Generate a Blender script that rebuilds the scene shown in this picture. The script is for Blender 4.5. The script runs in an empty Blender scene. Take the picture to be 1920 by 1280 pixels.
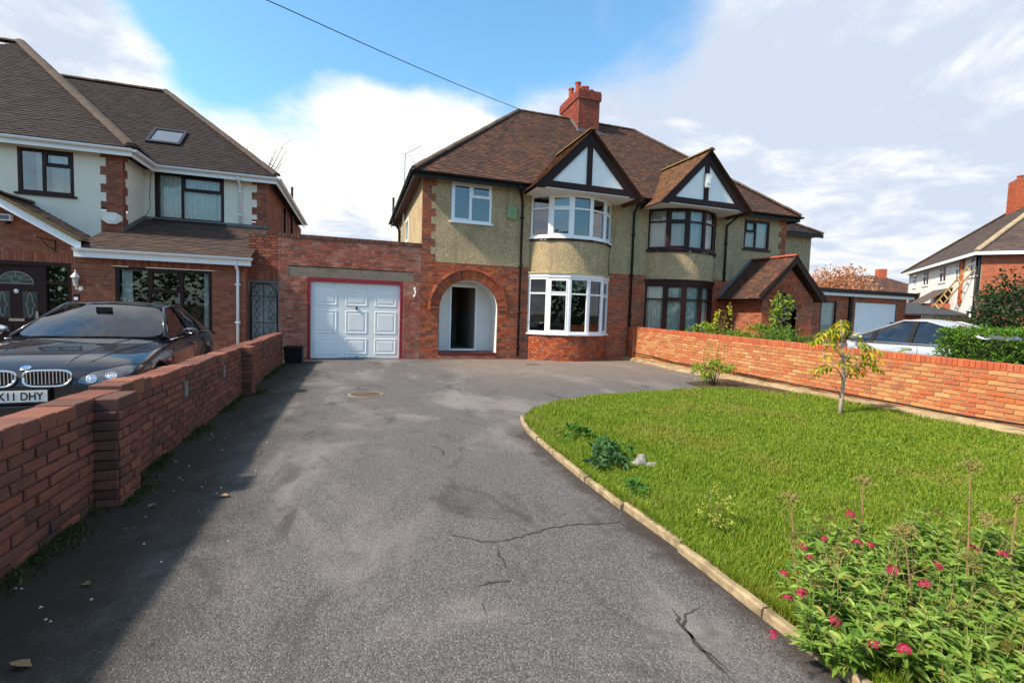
import bpy, bmesh, math, random
import numpy as np
from mathutils import Vector as V, Matrix
R = math.radians
scn = bpy.context.scene
C = scn.collection
# ------------------------------------------------------------------ camera
YAW, PIT, ROL, FPX, EYE = .3201, .0610, .0326, 888., 1.5
fw = V((math.sin(YAW)*math.cos(PIT), math.cos(YAW)*math.cos(PIT), -math.sin(PIT)))
rt = V((math.cos(YAW), -math.sin(YAW), 0)); dn = fw.cross(rt)
r2 = rt*math.cos(ROL) - dn*math.sin(ROL); d2 = rt*math.sin(ROL) + dn*math.cos(ROL)
cd = bpy.data.cameras.new('camera'); cam = bpy.data.objects.new('camera', cd); C.objects.link(cam)
cd.sensor_fit = 'HORIZONTAL'; cd.sensor_width = 36; cd.lens = 36*FPX/1920; cd.clip_start = .05; cd.clip_end = 3000
M = Matrix.Identity(4)
for i, c in enumerate((r2, -d2, -fw)):
    for j in range(3): M[j][i] = c[j]
M.translation = V((0, 0, EYE)); cam.matrix_world = M; scn.camera = cam
CAMP = V((0, 0, EYE))
# ------------------------------------------------------------------ light
SUN_FRONT, SUN_EL = R(9), R(43.5)           # sun stands to the left, 9 degrees in front of the facades
sdir = V((-math.cos(SUN_FRONT)*math.cos(SUN_EL), -math.sin(SUN_FRONT)*math.cos(SUN_EL), math.sin(SUN_EL)))
sl = bpy.data.lights.new('sun', 'SUN'); sl.energy = 4.8; sl.angle = R(3); sl.color = (1, .87, .70)
so = bpy.data.objects.new('sun', sl); C.objects.link(so); so.rotation_euler = sdir.to_track_quat('Z', 'Y').to_euler()
so.location = (-20, -20, 40)
w = bpy.data.worlds.new('World'); scn.world = w; w.use_nodes = True
nt = w.node_tree; nt.nodes.clear()
def nd(t, kind, **kw):
    n = t.nodes.new(kind)
    for k, v in kw.items():
        if k.startswith('i_'):
            key = k[2:]; key = int(key) if key.isdigit() else key.replace('_', ' ')
            if hasattr(v, 'is_linked') or isinstance(v, bpy.types.NodeSocket): t.links.new(v, n.inputs[key])
            else: n.inputs[key].default_value = v
        else: setattr(n, k, v)
    return n
def mth(t, op, a, b=0., c=None, clamp=False):
    n = nd(t, 'ShaderNodeMath', operation=op, use_clamp=clamp, i_0=a, i_1=b)
    if c is not None:
        if isinstance(c, bpy.types.NodeSocket): t.links.new(c, n.inputs[2])
        else: n.inputs[2].default_value = c
    return n.outputs[0]
def mrange(t, x, a, b, c=0., d=1., smooth=True):
    n = nd(t, 'ShaderNodeMapRange', i_0=x); n.interpolation_type = 'SMOOTHSTEP' if smooth else 'LINEAR'
    for i, q in zip((1, 2, 3, 4), (a, b, c, d)): n.inputs[i].default_value = q
    return n.outputs[0]
def mixc(t, f, a, b, mode='MIX'):
    n = nd(t, 'ShaderNodeMix', data_type='RGBA', blend_type=mode)
    for s, q in ((0, f), (6, a), (7, b)):
        if isinstance(q, bpy.types.NodeSocket): t.links.new(q, n.inputs[s])
        else: n.inputs[s].default_value = q if s == 0 else (*q, 1)
    return n.outputs[2]
def noise(t, vec, scale, detail=4, rough=.55, dist=0., out=0):
    n = nd(t, 'ShaderNodeTexNoise', i_Scale=scale, i_Detail=detail, i_Roughness=rough, i_Distortion=dist)
    if vec is not None: t.links.new(vec, n.inputs['Vector'])
    return n.outputs[out]
sky = nd(nt, 'ShaderNodeTexSky', sky_type='NISHITA', sun_disc=False, sun_elevation=SUN_EL,
         sun_rotation=math.atan2(sdir.x, sdir.y), air_density=1.25, dust_density=.6, ozone_density=2.2)
tc = nd(nt, 'ShaderNodeTexCoord').outputs['Generated']
sep = nd(nt, 'ShaderNodeSeparateXYZ', i_0=tc)
zz = mth(nt, 'ADD', mth(nt, 'MAXIMUM', sep.outputs[2], 0.), .22)
pl = nd(nt, 'ShaderNodeCombineXYZ', i_0=mth(nt, 'DIVIDE', sep.outputs[0], zz), i_1=mth(nt, 'DIVIDE', sep.outputs[1], zz), i_2=3.7).outputs[0]
def pdir(x, y):
    q = fw + r2*((x-960)/FPX) + d2*((y-640)/FPX); return q.normalized()
def lobe(x, y, wid, sx=0):                     # soft lobe of open sky or cloud about one direction
    q = pdir(x, y)
    dt = nd(nt, 'ShaderNodeVectorMath', operation='DOT_PRODUCT', i_0=tc); dt.inputs[1].default_value = q
    return mrange(nt, dt.outputs['Value'], math.cos(R(wid)), 1.)
cov = mth(nt, 'MULTIPLY_ADD', noise(nt, pl, 1.05, 9, .58, .35), 1.5, -.16)
fine = noise(nt, pl, 3.1, 6, .6, .2)
cov = mth(nt, 'MULTIPLY_ADD', fine, .42, cov)
for (x, y, wd, amt) in ((560, 90, 16, -.50), (860, 60, 15, -.50), (380, 60, 12, -.42), (1180, 60, 11, -.36), (100, 60, 11, .34), (620, 330, 16, .62), (800, 220, 10, .45), (1500, 220, 34, .28), (300, 300, 14, .25)):
    cov = mth(nt, 'MULTIPLY_ADD', lobe(x, y, wd), amt, cov)
bk_ = nd(nt, 'ShaderNodeVectorMath', operation='DOT_PRODUCT', i_0=tc); bk_.inputs[1].default_value = V((.1, -1, .3)).normalized()
cov = mth(nt, 'MULTIPLY_ADD', mrange(nt, bk_.outputs['Value'], .55, .97), -.5, cov)      # the windows mirror a mostly blue sky behind the camera
lowband = mrange(nt, sep.outputs[2], .02, .42, 1., 0.)
cov = mth(nt, 'MULTIPLY_ADD', lowband, .35, cov)
mask = mrange(nt, cov, .58, .98)
shade = mth(nt, 'MULTIPLY_ADD', noise(nt, pl, 1.7, 8, .62, .6), .62, mth(nt, 'MULTIPLY', noise(nt, pl, 3.6, 7, .62, .4), .44))
shade = mth(nt, 'MULTIPLY_ADD', lobe(1620, 150, 36), .04, shade)
shade = mth(nt, 'MULTIPLY_ADD', lobe(620, 330, 24), -.16, shade)
shade = mth(nt, 'MULTIPLY_ADD', lobe(650, 470, 9), .16, shade)
grey = mrange(nt, shade, .43, .62)
ccol = mixc(nt, grey, (7.2, 7.15, 7.0), (4.25, 4.8, 5.75))
skyc = mixc(nt, 1., sky.outputs[0], (1.15, 1.62, 1.72), 'MULTIPLY')
bgc = mixc(nt, mask, skyc, ccol)
bg = nd(nt, 'ShaderNodeBackground', i_Color=bgc, i_Strength=.1)
nt.links.new(bg.outputs[0], nd(nt, 'ShaderNodeOutputWorld').inputs[0])
scn.view_settings.view_transform = 'Standard'; scn.view_settings.look = 'None'
scn.view_settings.exposure = .68; scn.view_settings.gamma = 1; scn.view_settings.use_curve_mapping = False
# ------------------------------------------------------------------ helpers
rnd = random.Random(5)
ORG = {}
def tagit(o, label=None, cat=None, group=None, kind=None):
    for k, v in (('label', label), ('category', cat), ('group', group), ('kind', kind)):
        if v: o[k] = v
    return o
def thing(name, label, cat, loc=(0, 0, 0), rz=0, group=None, local=False):
    o = bpy.data.objects.new(name, None); C.objects.link(o); o.location = loc; o.rotation_euler = (0, 0, rz)
    o.empty_display_size = .1
    ORG[o.name] = V((0, 0, 0)) if local else V(loc)
    return tagit(o, label, cat, group)
def org(p): return ORG.get(p.name, V((0, 0, 0))) if p else V((0, 0, 0))
def link(o, parent=None):
    C.objects.link(o)
    if parent: o.parent = parent; ORG[o.name] = org(parent)
    return o
class MB:
    def __init__(s): s.v = []; s.f = []; s.m = []
    def vs(s, pts): n = len(s.v); s.v += [tuple(p) for p in pts]; return n
    def face(s, pts, m=0): n = s.vs(pts); s.f.append(tuple(range(n, n+len(pts)))); s.m.append(m); return s
    def hexa(s, p, m=0, skip=()):               # p: bottom 4 then top 4
        n = s.vs(p)
        for i, q in enumerate(((3, 2, 1, 0), (4, 5, 6, 7), (0, 1, 5, 4), (1, 2, 6, 5), (2, 3, 7, 6), (3, 0, 4, 7))):
            if i not in skip: s.f.append(tuple(n+k for k in q)); s.m.append(m)
        return s
    def box(s, x0, x1, y0, y1, z0, z1, m=0):
        return s.hexa([(x0, y0, z0), (x1, y0, z0), (x1, y1, z0), (x0, y1, z0), (x0, y0, z1), (x1, y0, z1), (x1, y1, z1), (x0, y1, z1)], m)
    def ob(s, O, u, a0, a1, d0, d1, z0, z1, m=0):   # box in a wall frame: along u, outward depth d, height z
        u = V(u); n = u.cross(V((0, 0, 1))); O = V(O); z = V((0, 0, 1))
        P = lambda a, d, h: O + u*a + n*d + z*h
        return s.hexa([P(a0, d1, z0), P(a1, d1, z0), P(a1, d0, z0), P(a0, d0, z0), P(a0, d1, z1), P(a1, d1, z1), P(a1, d0, z1), P(a0, d0, z1)], m)
    def prism(s, poly, O, u, d0, d1, m=0):          # poly in (a,z), extruded from depth d0 to d1 (d1 outward)
        u = V(u); n = u.cross(V((0, 0, 1))); O = V(O)
        k = len(poly); A = [O+u*a+n*d1+V((0, 0, z)) for a, z in poly]; B = [O+u*a+n*d0+V((0, 0, z)) for a, z in poly]
        i = s.vs(A+B); s.f.append(tuple(range(i, i+k))); s.m.append(m); s.f.append(tuple(range(i+2*k-1, i+k-1, -1))); s.m.append(m)
        for j in range(k): s.f.append((i+(j+1) % k, i+j, i+k+j, i+k+(j+1) % k)); s.m.append(m)
        return s
    def bar(s, a, b, wd, ht, up=(0, 0, 1), m=0):    # rectangular bar between two points
        a = V(a); b = V(b); t = (b-a).normalized(); up = V(up); sd = t.cross(up).normalized(); up = sd.cross(t)
        sd *= wd/2; up *= ht/2
        return s.hexa([a-sd-up, a+sd-up, b+sd-up, b-sd-up, a-sd+up, a+sd+up, b+sd+up, b-sd+up], m)
    def tube(s, pts, r, n=8, m=0, caps=True):
        pts = [V(p) for p in pts]; rr = r if isinstance(r, (list, tuple)) else [r]*len(pts); base = len(s.v); pu = None
        for i, p in enumerate(pts):
            t = (pts[min(i+1, len(pts)-1)]-pts[max(i-1, 0)]).normalized()
            if pu is None: pu = t.orthogonal().normalized()
            pu = (pu - t*pu.dot(t)).normalized(); q = t.cross(pu)
            for k in range(n):
                a = 2*math.pi*k/n; s.v.append(tuple(p + (pu*math.cos(a)+q*math.sin(a))*rr[i]))
        for i in range(len(pts)-1):
            for k in range(n):
                s.f.append((base+i*n+k, base+i*n+(k+1) % n, base+(i+1)*n+(k+1) % n, base+(i+1)*n+k)); s.m.append(m)
        if caps:
            s.f.append(tuple(base+k for k in range(n-1, -1, -1))); s.m.append(m)
            e = base+(len(pts)-1)*n; s.f.append(tuple(e+k for k in range(n))); s.m.append(m)
        return s
    def lathe(s, prof, c, n=16, m=0, axis=None):     # prof: (r, h)
        c = V(c); b = len(s.v); ax = V(axis).normalized() if axis else V((0, 0, 1)); p = ax.orthogonal().normalized(); q = ax.cross(p)
        for r, h in prof:
            for k in range(n):
                a = 2*math.pi*k/n; s.v.append(tuple(c+ax*h+(p*math.cos(a)+q*math.sin(a))*r))
        for i in range(len(prof)-1):
            for k in range(n): s.f.append((b+i*n+k, b+i*n+(k+1) % n, b+(i+1)*n+(k+1) % n, b+(i+1)*n+k)); s.m.append(m)
        s.f.append(tuple(b+k for k in range(n-1, -1, -1))); s.m.append(m); e = b+(len(prof)-1)*n
        s.f.append(tuple(e+k for k in range(n))); s.m.append(m)
        return s
    def mesh(s, name, mats, smooth=False, O=V((0, 0, 0))):
        me = bpy.data.meshes.new(name); me.from_pydata([(a-O.x, b-O.y, c-O.z) for a, b, c in s.v], [], s.f)
        for q in (mats if isinstance(mats, (list, tuple)) else [mats]): me.materials.append(q)
        if any(s.m): me.polygons.foreach_set('material_index', s.m)
        if smooth: me.polygons.foreach_set('use_smooth', [True]*len(s.f))
        return me
    def build(s, name, mats, parent=None, smooth=False, label=None, cat=None, group=None, kind=None, at=None):
        if parent: o = link(bpy.data.objects.new(name, s.mesh(name, mats, smooth, org(parent))), parent)
        else:
            O = V(at) if at else V((0, 0, 0)); o = bpy.data.objects.new(name, s.mesh(name, mats, smooth, O)); C.objects.link(o); o.location = O; ORG[o.name] = O
        return tagit(o, label, cat, group, kind)
# ------------------------------------------------------------------ materials
def lin(h):
    h = h.lstrip('#'); c = [int(h[i:i+2], 16)/255 for i in (0, 2, 4)]
    return tuple(x/12.92 if x <= .04045 else ((x+.055)/1.055)**2.4 for x in c)
def newmat(name):
    m = bpy.data.materials.new(name); m.use_nodes = True; t = m.node_tree; b = t.nodes['Principled BSDF']
    b.inputs['Specular IOR Level'].default_value = .3
    return m, t, b
def pos(t): return nd(t, 'ShaderNodeNewGeometry').outputs['Position']
def bump(t, b, h, strength=.3, dist=.01):
    n = nd(t, 'ShaderNodeBump', i_Strength=strength, i_Distance=dist, i_Height=h); t.links.new(n.outputs[0], b.inputs['Normal'])
def piece_random(t):
    g = nd(t, 'ShaderNodeNewGeometry').outputs['Random Per Island']; o = nd(t, 'ShaderNodeObjectInfo').outputs['Random']
    return mth(t, 'FRACT', mth(t, 'ADD', g, o))
def ramp(t, x, cols):
    n = nd(t, 'ShaderNodeValToRGB', i_0=x); e = n.color_ramp.elements
    while len(e) < len(cols): e.new(.5)
    for i, c in enumerate(cols): e[i].position = i/(len(cols)-1); e[i].color = (*c, 1)
    return n.outputs[0]
def mat_piece(name, cols, grime=(.03, .028, .025), gamt=.5, gscale=1.3, rough=.85, mott=.35, bs=.35, gthr=(.5, .75), extra=None):
    m, t, b = newmat(name); P = pos(t)
    c = ramp(t, piece_random(t), [lin(x) for x in cols])
    c = mixc(t, mth(t, 'MULTIPLY', noise(t, P, 38, 4), mott), c, (.02, .015, .012), 'MIX') if mott else c
    c = mixc(t, mth(t, 'MULTIPLY', mrange(t, noise(t, P, gscale, 6, .65), *gthr), gamt), c, grime)
    if extra: c = mixc(t, mth(t, 'MULTIPLY', mrange(t, noise(t, P, extra[1], 5, .6, .3), *extra[2]), extra[3]), c, lin(extra[0]))
    t.links.new(c, b.inputs['Base Color']); b.inputs['Roughness'].default_value = rough
    bump(t, b, noise(t, P, 140, 3), bs, .004)
    return m
def mat_plain(name, col, rough=.5, var=.12, scale=3., metal=0., bs=0., spec=.3, coat=0., grime=None, gthr=(.5, .75), gamt=.5, gscale=2.):
    m, t, b = newmat(name); P = pos(t); c0 = lin(col) if isinstance(col, str) else col
    if var:
        f = mrange(t, noise(t, P, scale, 6, .6), .3, .7, 1-var, 1+var*.6, False)
        c = mixc(t, 1., c0, nd(t, 'ShaderNodeCombineColor', i_0=f, i_1=f, i_2=f).outputs[0], 'MULTIPLY')
        if grime: c = mixc(t, mth(t, 'MULTIPLY', mrange(t, noise(t, P, gscale, 7, .65), *gthr), gamt), c, lin(grime))
        t.links.new(c, b.inputs['Base Color'])
    else: b.inputs['Base Color'].default_value = (*c0, 1)
    b.inputs['Roughness'].default_value = rough; b.inputs['Metallic'].default_value = metal
    b.inputs['Specular IOR Level'].default_value = spec; b.inputs['Coat Weight'].default_value = coat; b.inputs['Coat Roughness'].default_value = .03
    if bs: bump(t, b, noise(t, P, 60, 4), bs, .004)
    return m
def mat_glass(name, ior=1.7, tint=(.9, .95, .95)):
    m = bpy.data.materials.new(name); m.use_nodes = True; t = m.node_tree; t.nodes.clear()
    P = pos(t); bp = nd(t, 'ShaderNodeBump', i_Strength=.02, i_Distance=.02, i_Height=noise(t, P, 2.2, 2))
    fr = nd(t, 'ShaderNodeFresnel', i_IOR=ior); gl = nd(t, 'ShaderNodeBsdfGlossy', i_Roughness=.015); gl.inputs[0].default_value = (.95, .97, 1, 1)
    t.links.new(bp.outputs[0], gl.inputs['Normal'])
    tr = nd(t, 'ShaderNodeBsdfTransparent'); tr.inputs[0].default_value = (*tint, 1)
    mx = nd(t, 'ShaderNodeMixShader', i_0=fr.outputs[0], i_1=tr.outputs[0], i_2=gl.outputs[0])
    t.links.new(mx.outputs[0], nd(t, 'ShaderNodeOutputMaterial').inputs[0]); return m
def mat_pebbledash():
    m, t, b = newmat('pebbledash'); P = pos(t)
    vo = nd(t, 'ShaderNodeTexVoronoi', i_Scale=62.); t.links.new(P, vo.inputs['Vector'])
    sp = nd(t, 'ShaderNodeSeparateColor', i_0=vo.outputs['Color'])
    c = ramp(t, sp.outputs[0], [lin(x) for x in ('6e5f4a', 'a18d6a', 'b8a480', 'c7b28c', '92805f', 'dccbac')])
    c = mixc(t, mth(t, 'MULTIPLY', mrange(t, noise(t, P, 1.1, 7, .65), .42, .75), .45), c, lin('6b604c'))
    mp = nd(t, 'ShaderNodeMapping', i_Scale=(3.5, 3.5, .35)); t.links.new(P, mp.inputs[0]); c = mixc(t, mth(t, 'MULTIPLY', mrange(t, noise(t, mp.outputs[0], 1.4, 6, .6), .52, .72), .4), c, lin('5f5848'))
    c = mixc(t, mth(t, 'MULTIPLY', mrange(t, noise(t, P, 9, 5, .6), .5, .75), .35), c, lin('b09a66'))
    t.links.new(c, b.inputs['Base Color']); b.inputs['Roughness'].default_value = .9
    bump(t, b, mth(t, 'SUBTRACT', 1., vo.outputs['Distance']), .9, .012); return m
BRK = dict(
 garage=mat_piece('brick_garage', ('8a4a3a', 'a8604c', '9a5240', 'b87462', 'a25c48', '7c4234', 'b06a54', 'a0523c'), gamt=.3, mott=.2, extra=('c4a898', 2.2, (.5, .75), .4)),
 house=mat_piece('brick_house', ('a24e2e', 'bc623a', '744436', 'b25834', 'a85030', '84483a', 'c06c42', 'ac5a3a'), gamt=.25, mott=.22),
 left=mat_piece('brick_left_house', ('8e503c', 'a35e48', '844a3a', 'ad6a52', '96563f', '7e4636'), gamt=.3, mott=.22),
 bwall=mat_piece('brick_old_wall', ('75463a', '845044', '643f36', '8e5444', '7a5044', '5c423a', '965c48', '6c4a40'), gamt=.6, mott=.3, gscale=2.4, extra=('39402a', 5, (.58, .8), .5)),
 rwall=mat_piece('brick_orange', ('ba6a40', 'b06040', 'c07e50', 'bc8c5c', 'a85c40', 'c29866', 'b8724a', 'a26648', 'b87852'), gamt=.5, gscale=1.8, mott=.22, gthr=(.55, .8), extra=('c49a5c', 3, (.5, .72), .4)),
 rcap=mat_piece('brick_orange_cap', ('b9613c', 'a9523a', 'bf6c44', 'ad5840', 'b66a4c'), gamt=.25, mott=.2),
 chim=mat_piece('brick_chimney', ('8d3f31', '9b4636', '7c382d', 'a4503c'), gamt=.3))
MORT = mat_plain('mortar', 'a39482', .95, .3, 8, bs=.5, grime='4c453c')
MORTD = mat_plain('mortar_dark', '4f463d', .95, .35, 8, bs=.5, grime='2d2c22')
MORTL = mat_plain('mortar_pale', 'a5876a', .95, .3, 8, bs=.5, grime='7c6a52')
PEB = mat_pebbledash()
TILE = mat_piece('tile_brown', ('42302a', '583e34', '4a352d', '684637', '443631', '764c3a', '392c27'), gamt=.5, gscale=.9, mott=.3, grime=(.028, .024, .02), gthr=(.45, .7), extra=('7a6a3a', 4, (.6, .8), .35))
TILEL = mat_piece('tile_dark', ('2a2121', '332828', '261f20', '392d2c', '2e2627'), gamt=.35, gscale=.8, mott=.25)
RIDGE = mat_plain('ridge_tile', '5c4c3e', .9, .3, 6, bs=.6, grime='2f2a25', gthr=(.4, .65))
MOSSY = mat_piece('tile_mossy', ('664434', '7a5238', '5a3d2e', '80593c'), gamt=.4, mott=.3, extra=('8a7440', 7, (.52, .7), .7))
WHITE = mat_plain('white_upvc', 'e9ecee', .35, .03, 2, spec=.5)
WPAINT = mat_plain('white_paint', 'dcdcd8', .6, .08, 3, grime='a8a498', gthr=(.55, .8), gamt=.4)
WRENDER = mat_plain('white_render', 'f0f1f0', .8, .05, 4, bs=.2)
CREAM = mat_plain('cream_render', 'e0d9c8', .9, .06, 2.2, bs=.35, grime='b5ab96', gthr=(.58, .85), gamt=.35)
BROWN = mat_plain('dark_brown_timber', '2a1410', .6, .25, 6, bs=.1)
BROWNF = mat_plain('brown_frame', '2c1210', .45, .15, 5, spec=.25)
RED = mat_plain('red_paint', '8a2630', .45, .15, 5)
BLACK = mat_plain('black_plastic', '151415', .5, .2, 4)
BLACKM = mat_plain('black_iron', '1b1b1d', .45, .2, 8)
GREYP = mat_plain('grey_lead', '6b6c70', .55, .2, 5, bs=.2)
CONC = mat_plain('concrete', '857668', .95, .25, 9, bs=.6, grime='564b41')
GLASS = mat_glass('window_glass'); GLASSB = mat_glass('window_glass_bright', 2.3)
CURT = mat_plain('net_curtain', 'dfe0da', .9, .06, 4)
ROOM = mat_plain('dark_room', '1f1d1b', .9, .3, 2)
TERRA = mat_plain('terracotta', '9c4a38', .8, .2, 6, bs=.3, grime='5b3a30')
ALU = mat_plain('aluminium', 'b8bcc0', .35, .1, 5, metal=.9)
CHROME = mat_plain('chrome', 'e3e5e8', .12, 0, metal=1.)
# ------------------------------------------------------------------ masonry and roofing
_bm = {}
def brick_mesh(L, H, mat, dep=.03, ch=.004, var=0):
    k = (round(L, 3), round(H, 3), mat.name, var)
    if k not in _bm:
        s = MB(); a, h = L/2, H/2
        n = s.vs([(-a, 0, -h), (a, 0, -h), (a, 0, h), (-a, 0, h), (-a+ch, -ch, -h+ch), (a-ch, -ch, -h+ch), (a-ch, -ch, h-ch), (-a+ch, -ch, h-ch), (-a, dep, -h), (a, dep, -h), (a, dep, h), (-a, dep, h)])
        if var:
            q = random.Random(var); s.v = [(x+q.uniform(-.0035, .0035), y+(q.uniform(-.003, .003) if i < 8 else 0), z+q.uniform(-.003, .003)) for i, (x, y, z) in enumerate(s.v)]
        s.f = [(4, 5, 6, 7)]+[(i, (i+1) % 4, 4+(i+1) % 4, 4+i) for i in range(4)]+[(8+i, 8+(i+1) % 4, (i+1) % 4, i) for i in range(4)]
        s.m = [0]*9; _bm[k] = s.mesh('brick', mat)
    return _bm[k]
def straight(O, u):
    O = V(O); u = V(u).normalized(); return lambda s: (O+u*s, u)
def arcpath(cx, cy, rad, a0, a1):                # angle 0 faces -Y, positive turns towards +X; length measured on the outside
    def f(s):
        a = a0 + s/rad; return V((cx+rad*math.sin(a), cy-rad*math.cos(a), 0)), V((math.cos(a), math.sin(a), 0))
    return f, (a1-a0)*rad
def subtract(a, b, cuts):
    iv = [(a, b)]
    for c, d in cuts:
        nx = []
        for p, q in iv:
            if d <= p or c >= q: nx.append((p, q)); continue
            if c > p: nx.append((p, c))
            if d < q: nx.append((d, q))
        iv = nx
    return [(p, q) for p, q in iv if q-p > .02]
def brickwork(parent, path, L, z0, z1, mat, cut=None, keep=None, mortar=MORT, bond='flemish', course=.075, BL=.225, proud=.007, nind=0, seed=1, jit=.002, joint=.01, backing=True, name='brick', rough=0):
    """bricks of their own along a path; the nind nearest ones are objects, the others one joined part"""
    r = random.Random(seed); bs = []; back = MB(); n = max(1, round((z1-z0)/course)); ch = (z1-z0)/n
    for k in range(n):
        za, zb = z0+k*ch, z0+(k+1)*ch; zm = (za+zb)/2
        iv = subtract(0, L, cut(zm) if cut else [])
        if keep: iv = [(max(a, c), min(b, d)) for a, b in iv for c, d in keep(zm) if min(b, d)-max(a, c) > .02]
        for a, b in iv:
            st = max(1, int((b-a)/.5)) if rough else 1
            for i in range(st):
                p, u = path(a+(b-a)*i/st); q, u2 = path(a+(b-a)*(i+1)/st)
                back.face([p+V((0, 0, za)), q+V((0, 0, za)), q+V((0, 0, zb)), p+V((0, 0, zb))])
        if bond == 'flemish': pat = [BL, BL/2]; off = (0 if k % 2 == 0 else -(BL*.75))
        elif bond == 'stretcher': pat = [BL]; off = 0 if k % 2 == 0 else -BL/2
        elif bond == 'header': pat = [BL]; off = 0
        elif bond == 'heading': pat = [BL]; off = 0 if k % 2 == 0 else -BL/2
        else: pat = [BL] if k % 4 else [BL/2]; off = 0 if k % 2 == 0 else -BL/2 if k % 4 else -BL/4
        s = off; i = 0
        while s < L:
            l = pat[i % len(pat)]; i += 1
            for a, b in iv:
                c, d = max(s, a), min(s+l, b)
                if d-c > .035: bs.append((c+joint/2, d-joint/2, za+joint/2, zb-joint/2))
            s += l
    if backing: back.build('mortar', mortar, parent)
    def frame(b):
        p, u = path((b[0]+b[1])/2); nn = u.cross(V((0, 0, 1)))
        return p+V((0, 0, (b[2]+b[3])/2))+nn*(proud+r.uniform(-jit, jit)), u, nn
    fr = [frame(b) for b in bs]
    order = sorted(range(len(bs)), key=lambda i: (fr[i][0]-CAMP).length)
    ind = set(order[:nind]); O = org(parent)
    for i in order[:nind]:
        b = bs[i]; p, u, nn = fr[i]; l, h = b[1]-b[0], b[3]-b[2]
        o = bpy.data.objects.new(name, brick_mesh(round(l*200)/200, h, mat, var=r.randint(1, 5) if 'wall' in mat.name or 'orange' in mat.name else 0)); o.location = p-O
        o.rotation_euler = (r.uniform(-1, 1)*jit*2, r.uniform(-1, 1)*jit*3, math.atan2(u.y, u.x)+r.uniform(-1, 1)*jit*4); C.objects.link(o); o.parent = parent
    mb = MB(); ch_ = .004
    for i, b in enumerate(bs):
        if i in ind: continue
        p, u, nn = fr[i]; a = (b[1]-b[0])/2; h = (b[3]-b[2])/2; z = V((0, 0, 1))
        n0 = mb.vs([p-u*a-z*h-nn*.02, p+u*a-z*h-nn*.02, p+u*a+z*h-nn*.02, p-u*a+z*h-nn*.02, p-u*(a-ch_)-z*(h-ch_)+nn*ch_, p+u*(a-ch_)-z*(h-ch_)+nn*ch_, p+u*(a-ch_)+z*(h-ch_)+nn*ch_, p-u*(a-ch_)+z*(h-ch_)+nn*ch_])
        mb.f += [(n0+4, n0+5, n0+6, n0+7)]+[(n0+i_, n0+(i_+1) % 4, n0+4+(i_+1) % 4, n0+4+i_) for i_ in range(4)]; mb.m += [0]*5
    if mb.f: mb.build('brickwork', mat, parent, kind='stuff')
_tm = {}
def tiling(parent, O, u, v, interval, vmax, mat, tw=.168, gauge=.1, th=.016, nind=0, seed=2, name='tile'):
    """plain tiles laid course by course; u along the eave, v up the slope"""
    r = random.Random(seed); O = V(O); u = V(u).normalized(); v = V(v).normalized(); n = u.cross(v).normalized()
    if n.z < 0: n = -n
    T = []; k = 0
    while k*gauge < vmax:
        y = k*gauge
        for a, b in interval(y):
            s = a-((a-(tw/2 if k % 2 else 0)) % tw)
            while s < b:
                c, d = max(s, a), min(s+tw, b)
                if d-c > .03: T.append((c+.002, d-.002, y, r.uniform(-.003, .005), r.uniform(-.004, .004)))
                s += tw
        k += 1
    P = lambda a, y, h: O+u*a+v*y+n*h
    order = sorted(range(len(T)), key=lambda i: (P(T[i][0], T[i][2], 0)-CAMP).length); ind = set(order[:nind]); og = org(parent)
    def tv(t, base):
        a, b, y, l, q = t; g = gauge*1.06
        return [base(a, y, 0), base(b, y, 0), base(a, y+q, th+l), base(b, y+q, th+l+.001), base(b, y+g, .004), base(a, y+g, .004)]
    F = [(0, 1, 3, 2), (2, 3, 4, 5), (0, 2, 5), (1, 4, 3)]
    rot = Matrix((u, v, n)).transposed().to_4x4()
    for i in order[:nind]:
        t = T[i]; L = round((t[1]-t[0])*50)/50; key = (L, mat.name, gauge)
        if key not in _tm:
            s = MB(); s.vs(tv((0, t[1]-t[0], 0, 0, 0), lambda a, y, h: (a, y, h))); s.f = F; s.m = [0]*4; _tm[key] = s.mesh('tile', mat)
        o = bpy.data.objects.new(name, _tm[key]); mt = rot.copy(); mt.translation = P(t[0], t[2]+t[4], t[3])-og
        C.objects.link(o); o.parent = parent; o.matrix_local = mt
    mb = MB()
    for i, t in enumerate(T):
        if i in ind: continue
        b = mb.vs(tv(t, P)); mb.f += [tuple(b+q for q in f) for f in F]; mb.m += [0]*4
    if mb.f: mb.build('roof_tiling', mat, parent, kind='stuff')
def ridge(parent, a, b, mat, r=.12, seg=.34, name='ridge_tile', flat=.75):
    a = V(a); b = V(b); d = b-a; L = d.length; t = d.normalized(); sd = t.cross(V((0, 0, 1))).normalized(); up = sd.cross(t)
    s = MB(); N = 7
    for x in (0, 1):
        for k in range(N):
            q = math.pi*k/(N-1); s.v.append((math.cos(q)*r, (seg*1.03)*x, math.sin(q)*r*flat+x*.006))
    for k in range(N-1): s.f.append((k, k+1, N+k+1, N+k)); s.m.append(0)
    s.f.append(tuple(range(N))); s.m.append(0); s.f.append(tuple(range(2*N-1, N-1, -1))); s.m.append(0)
    me = s.mesh(name, mat, False); rot = Matrix((sd, t, up)).transposed().to_4x4(); n = max(1, round(L/seg))
    for i in range(n):
        o = bpy.data.objects.new(name, me); m = rot.copy(); m.translation = a+t*(L*i/n)-up*.02+up*rnd.uniform(0, .012)-org(parent)
        C.objects.link(o); o.parent = parent; o.matrix_local = m @ Matrix.Diagonal((1, L/n/seg, 1, 1))
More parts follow.
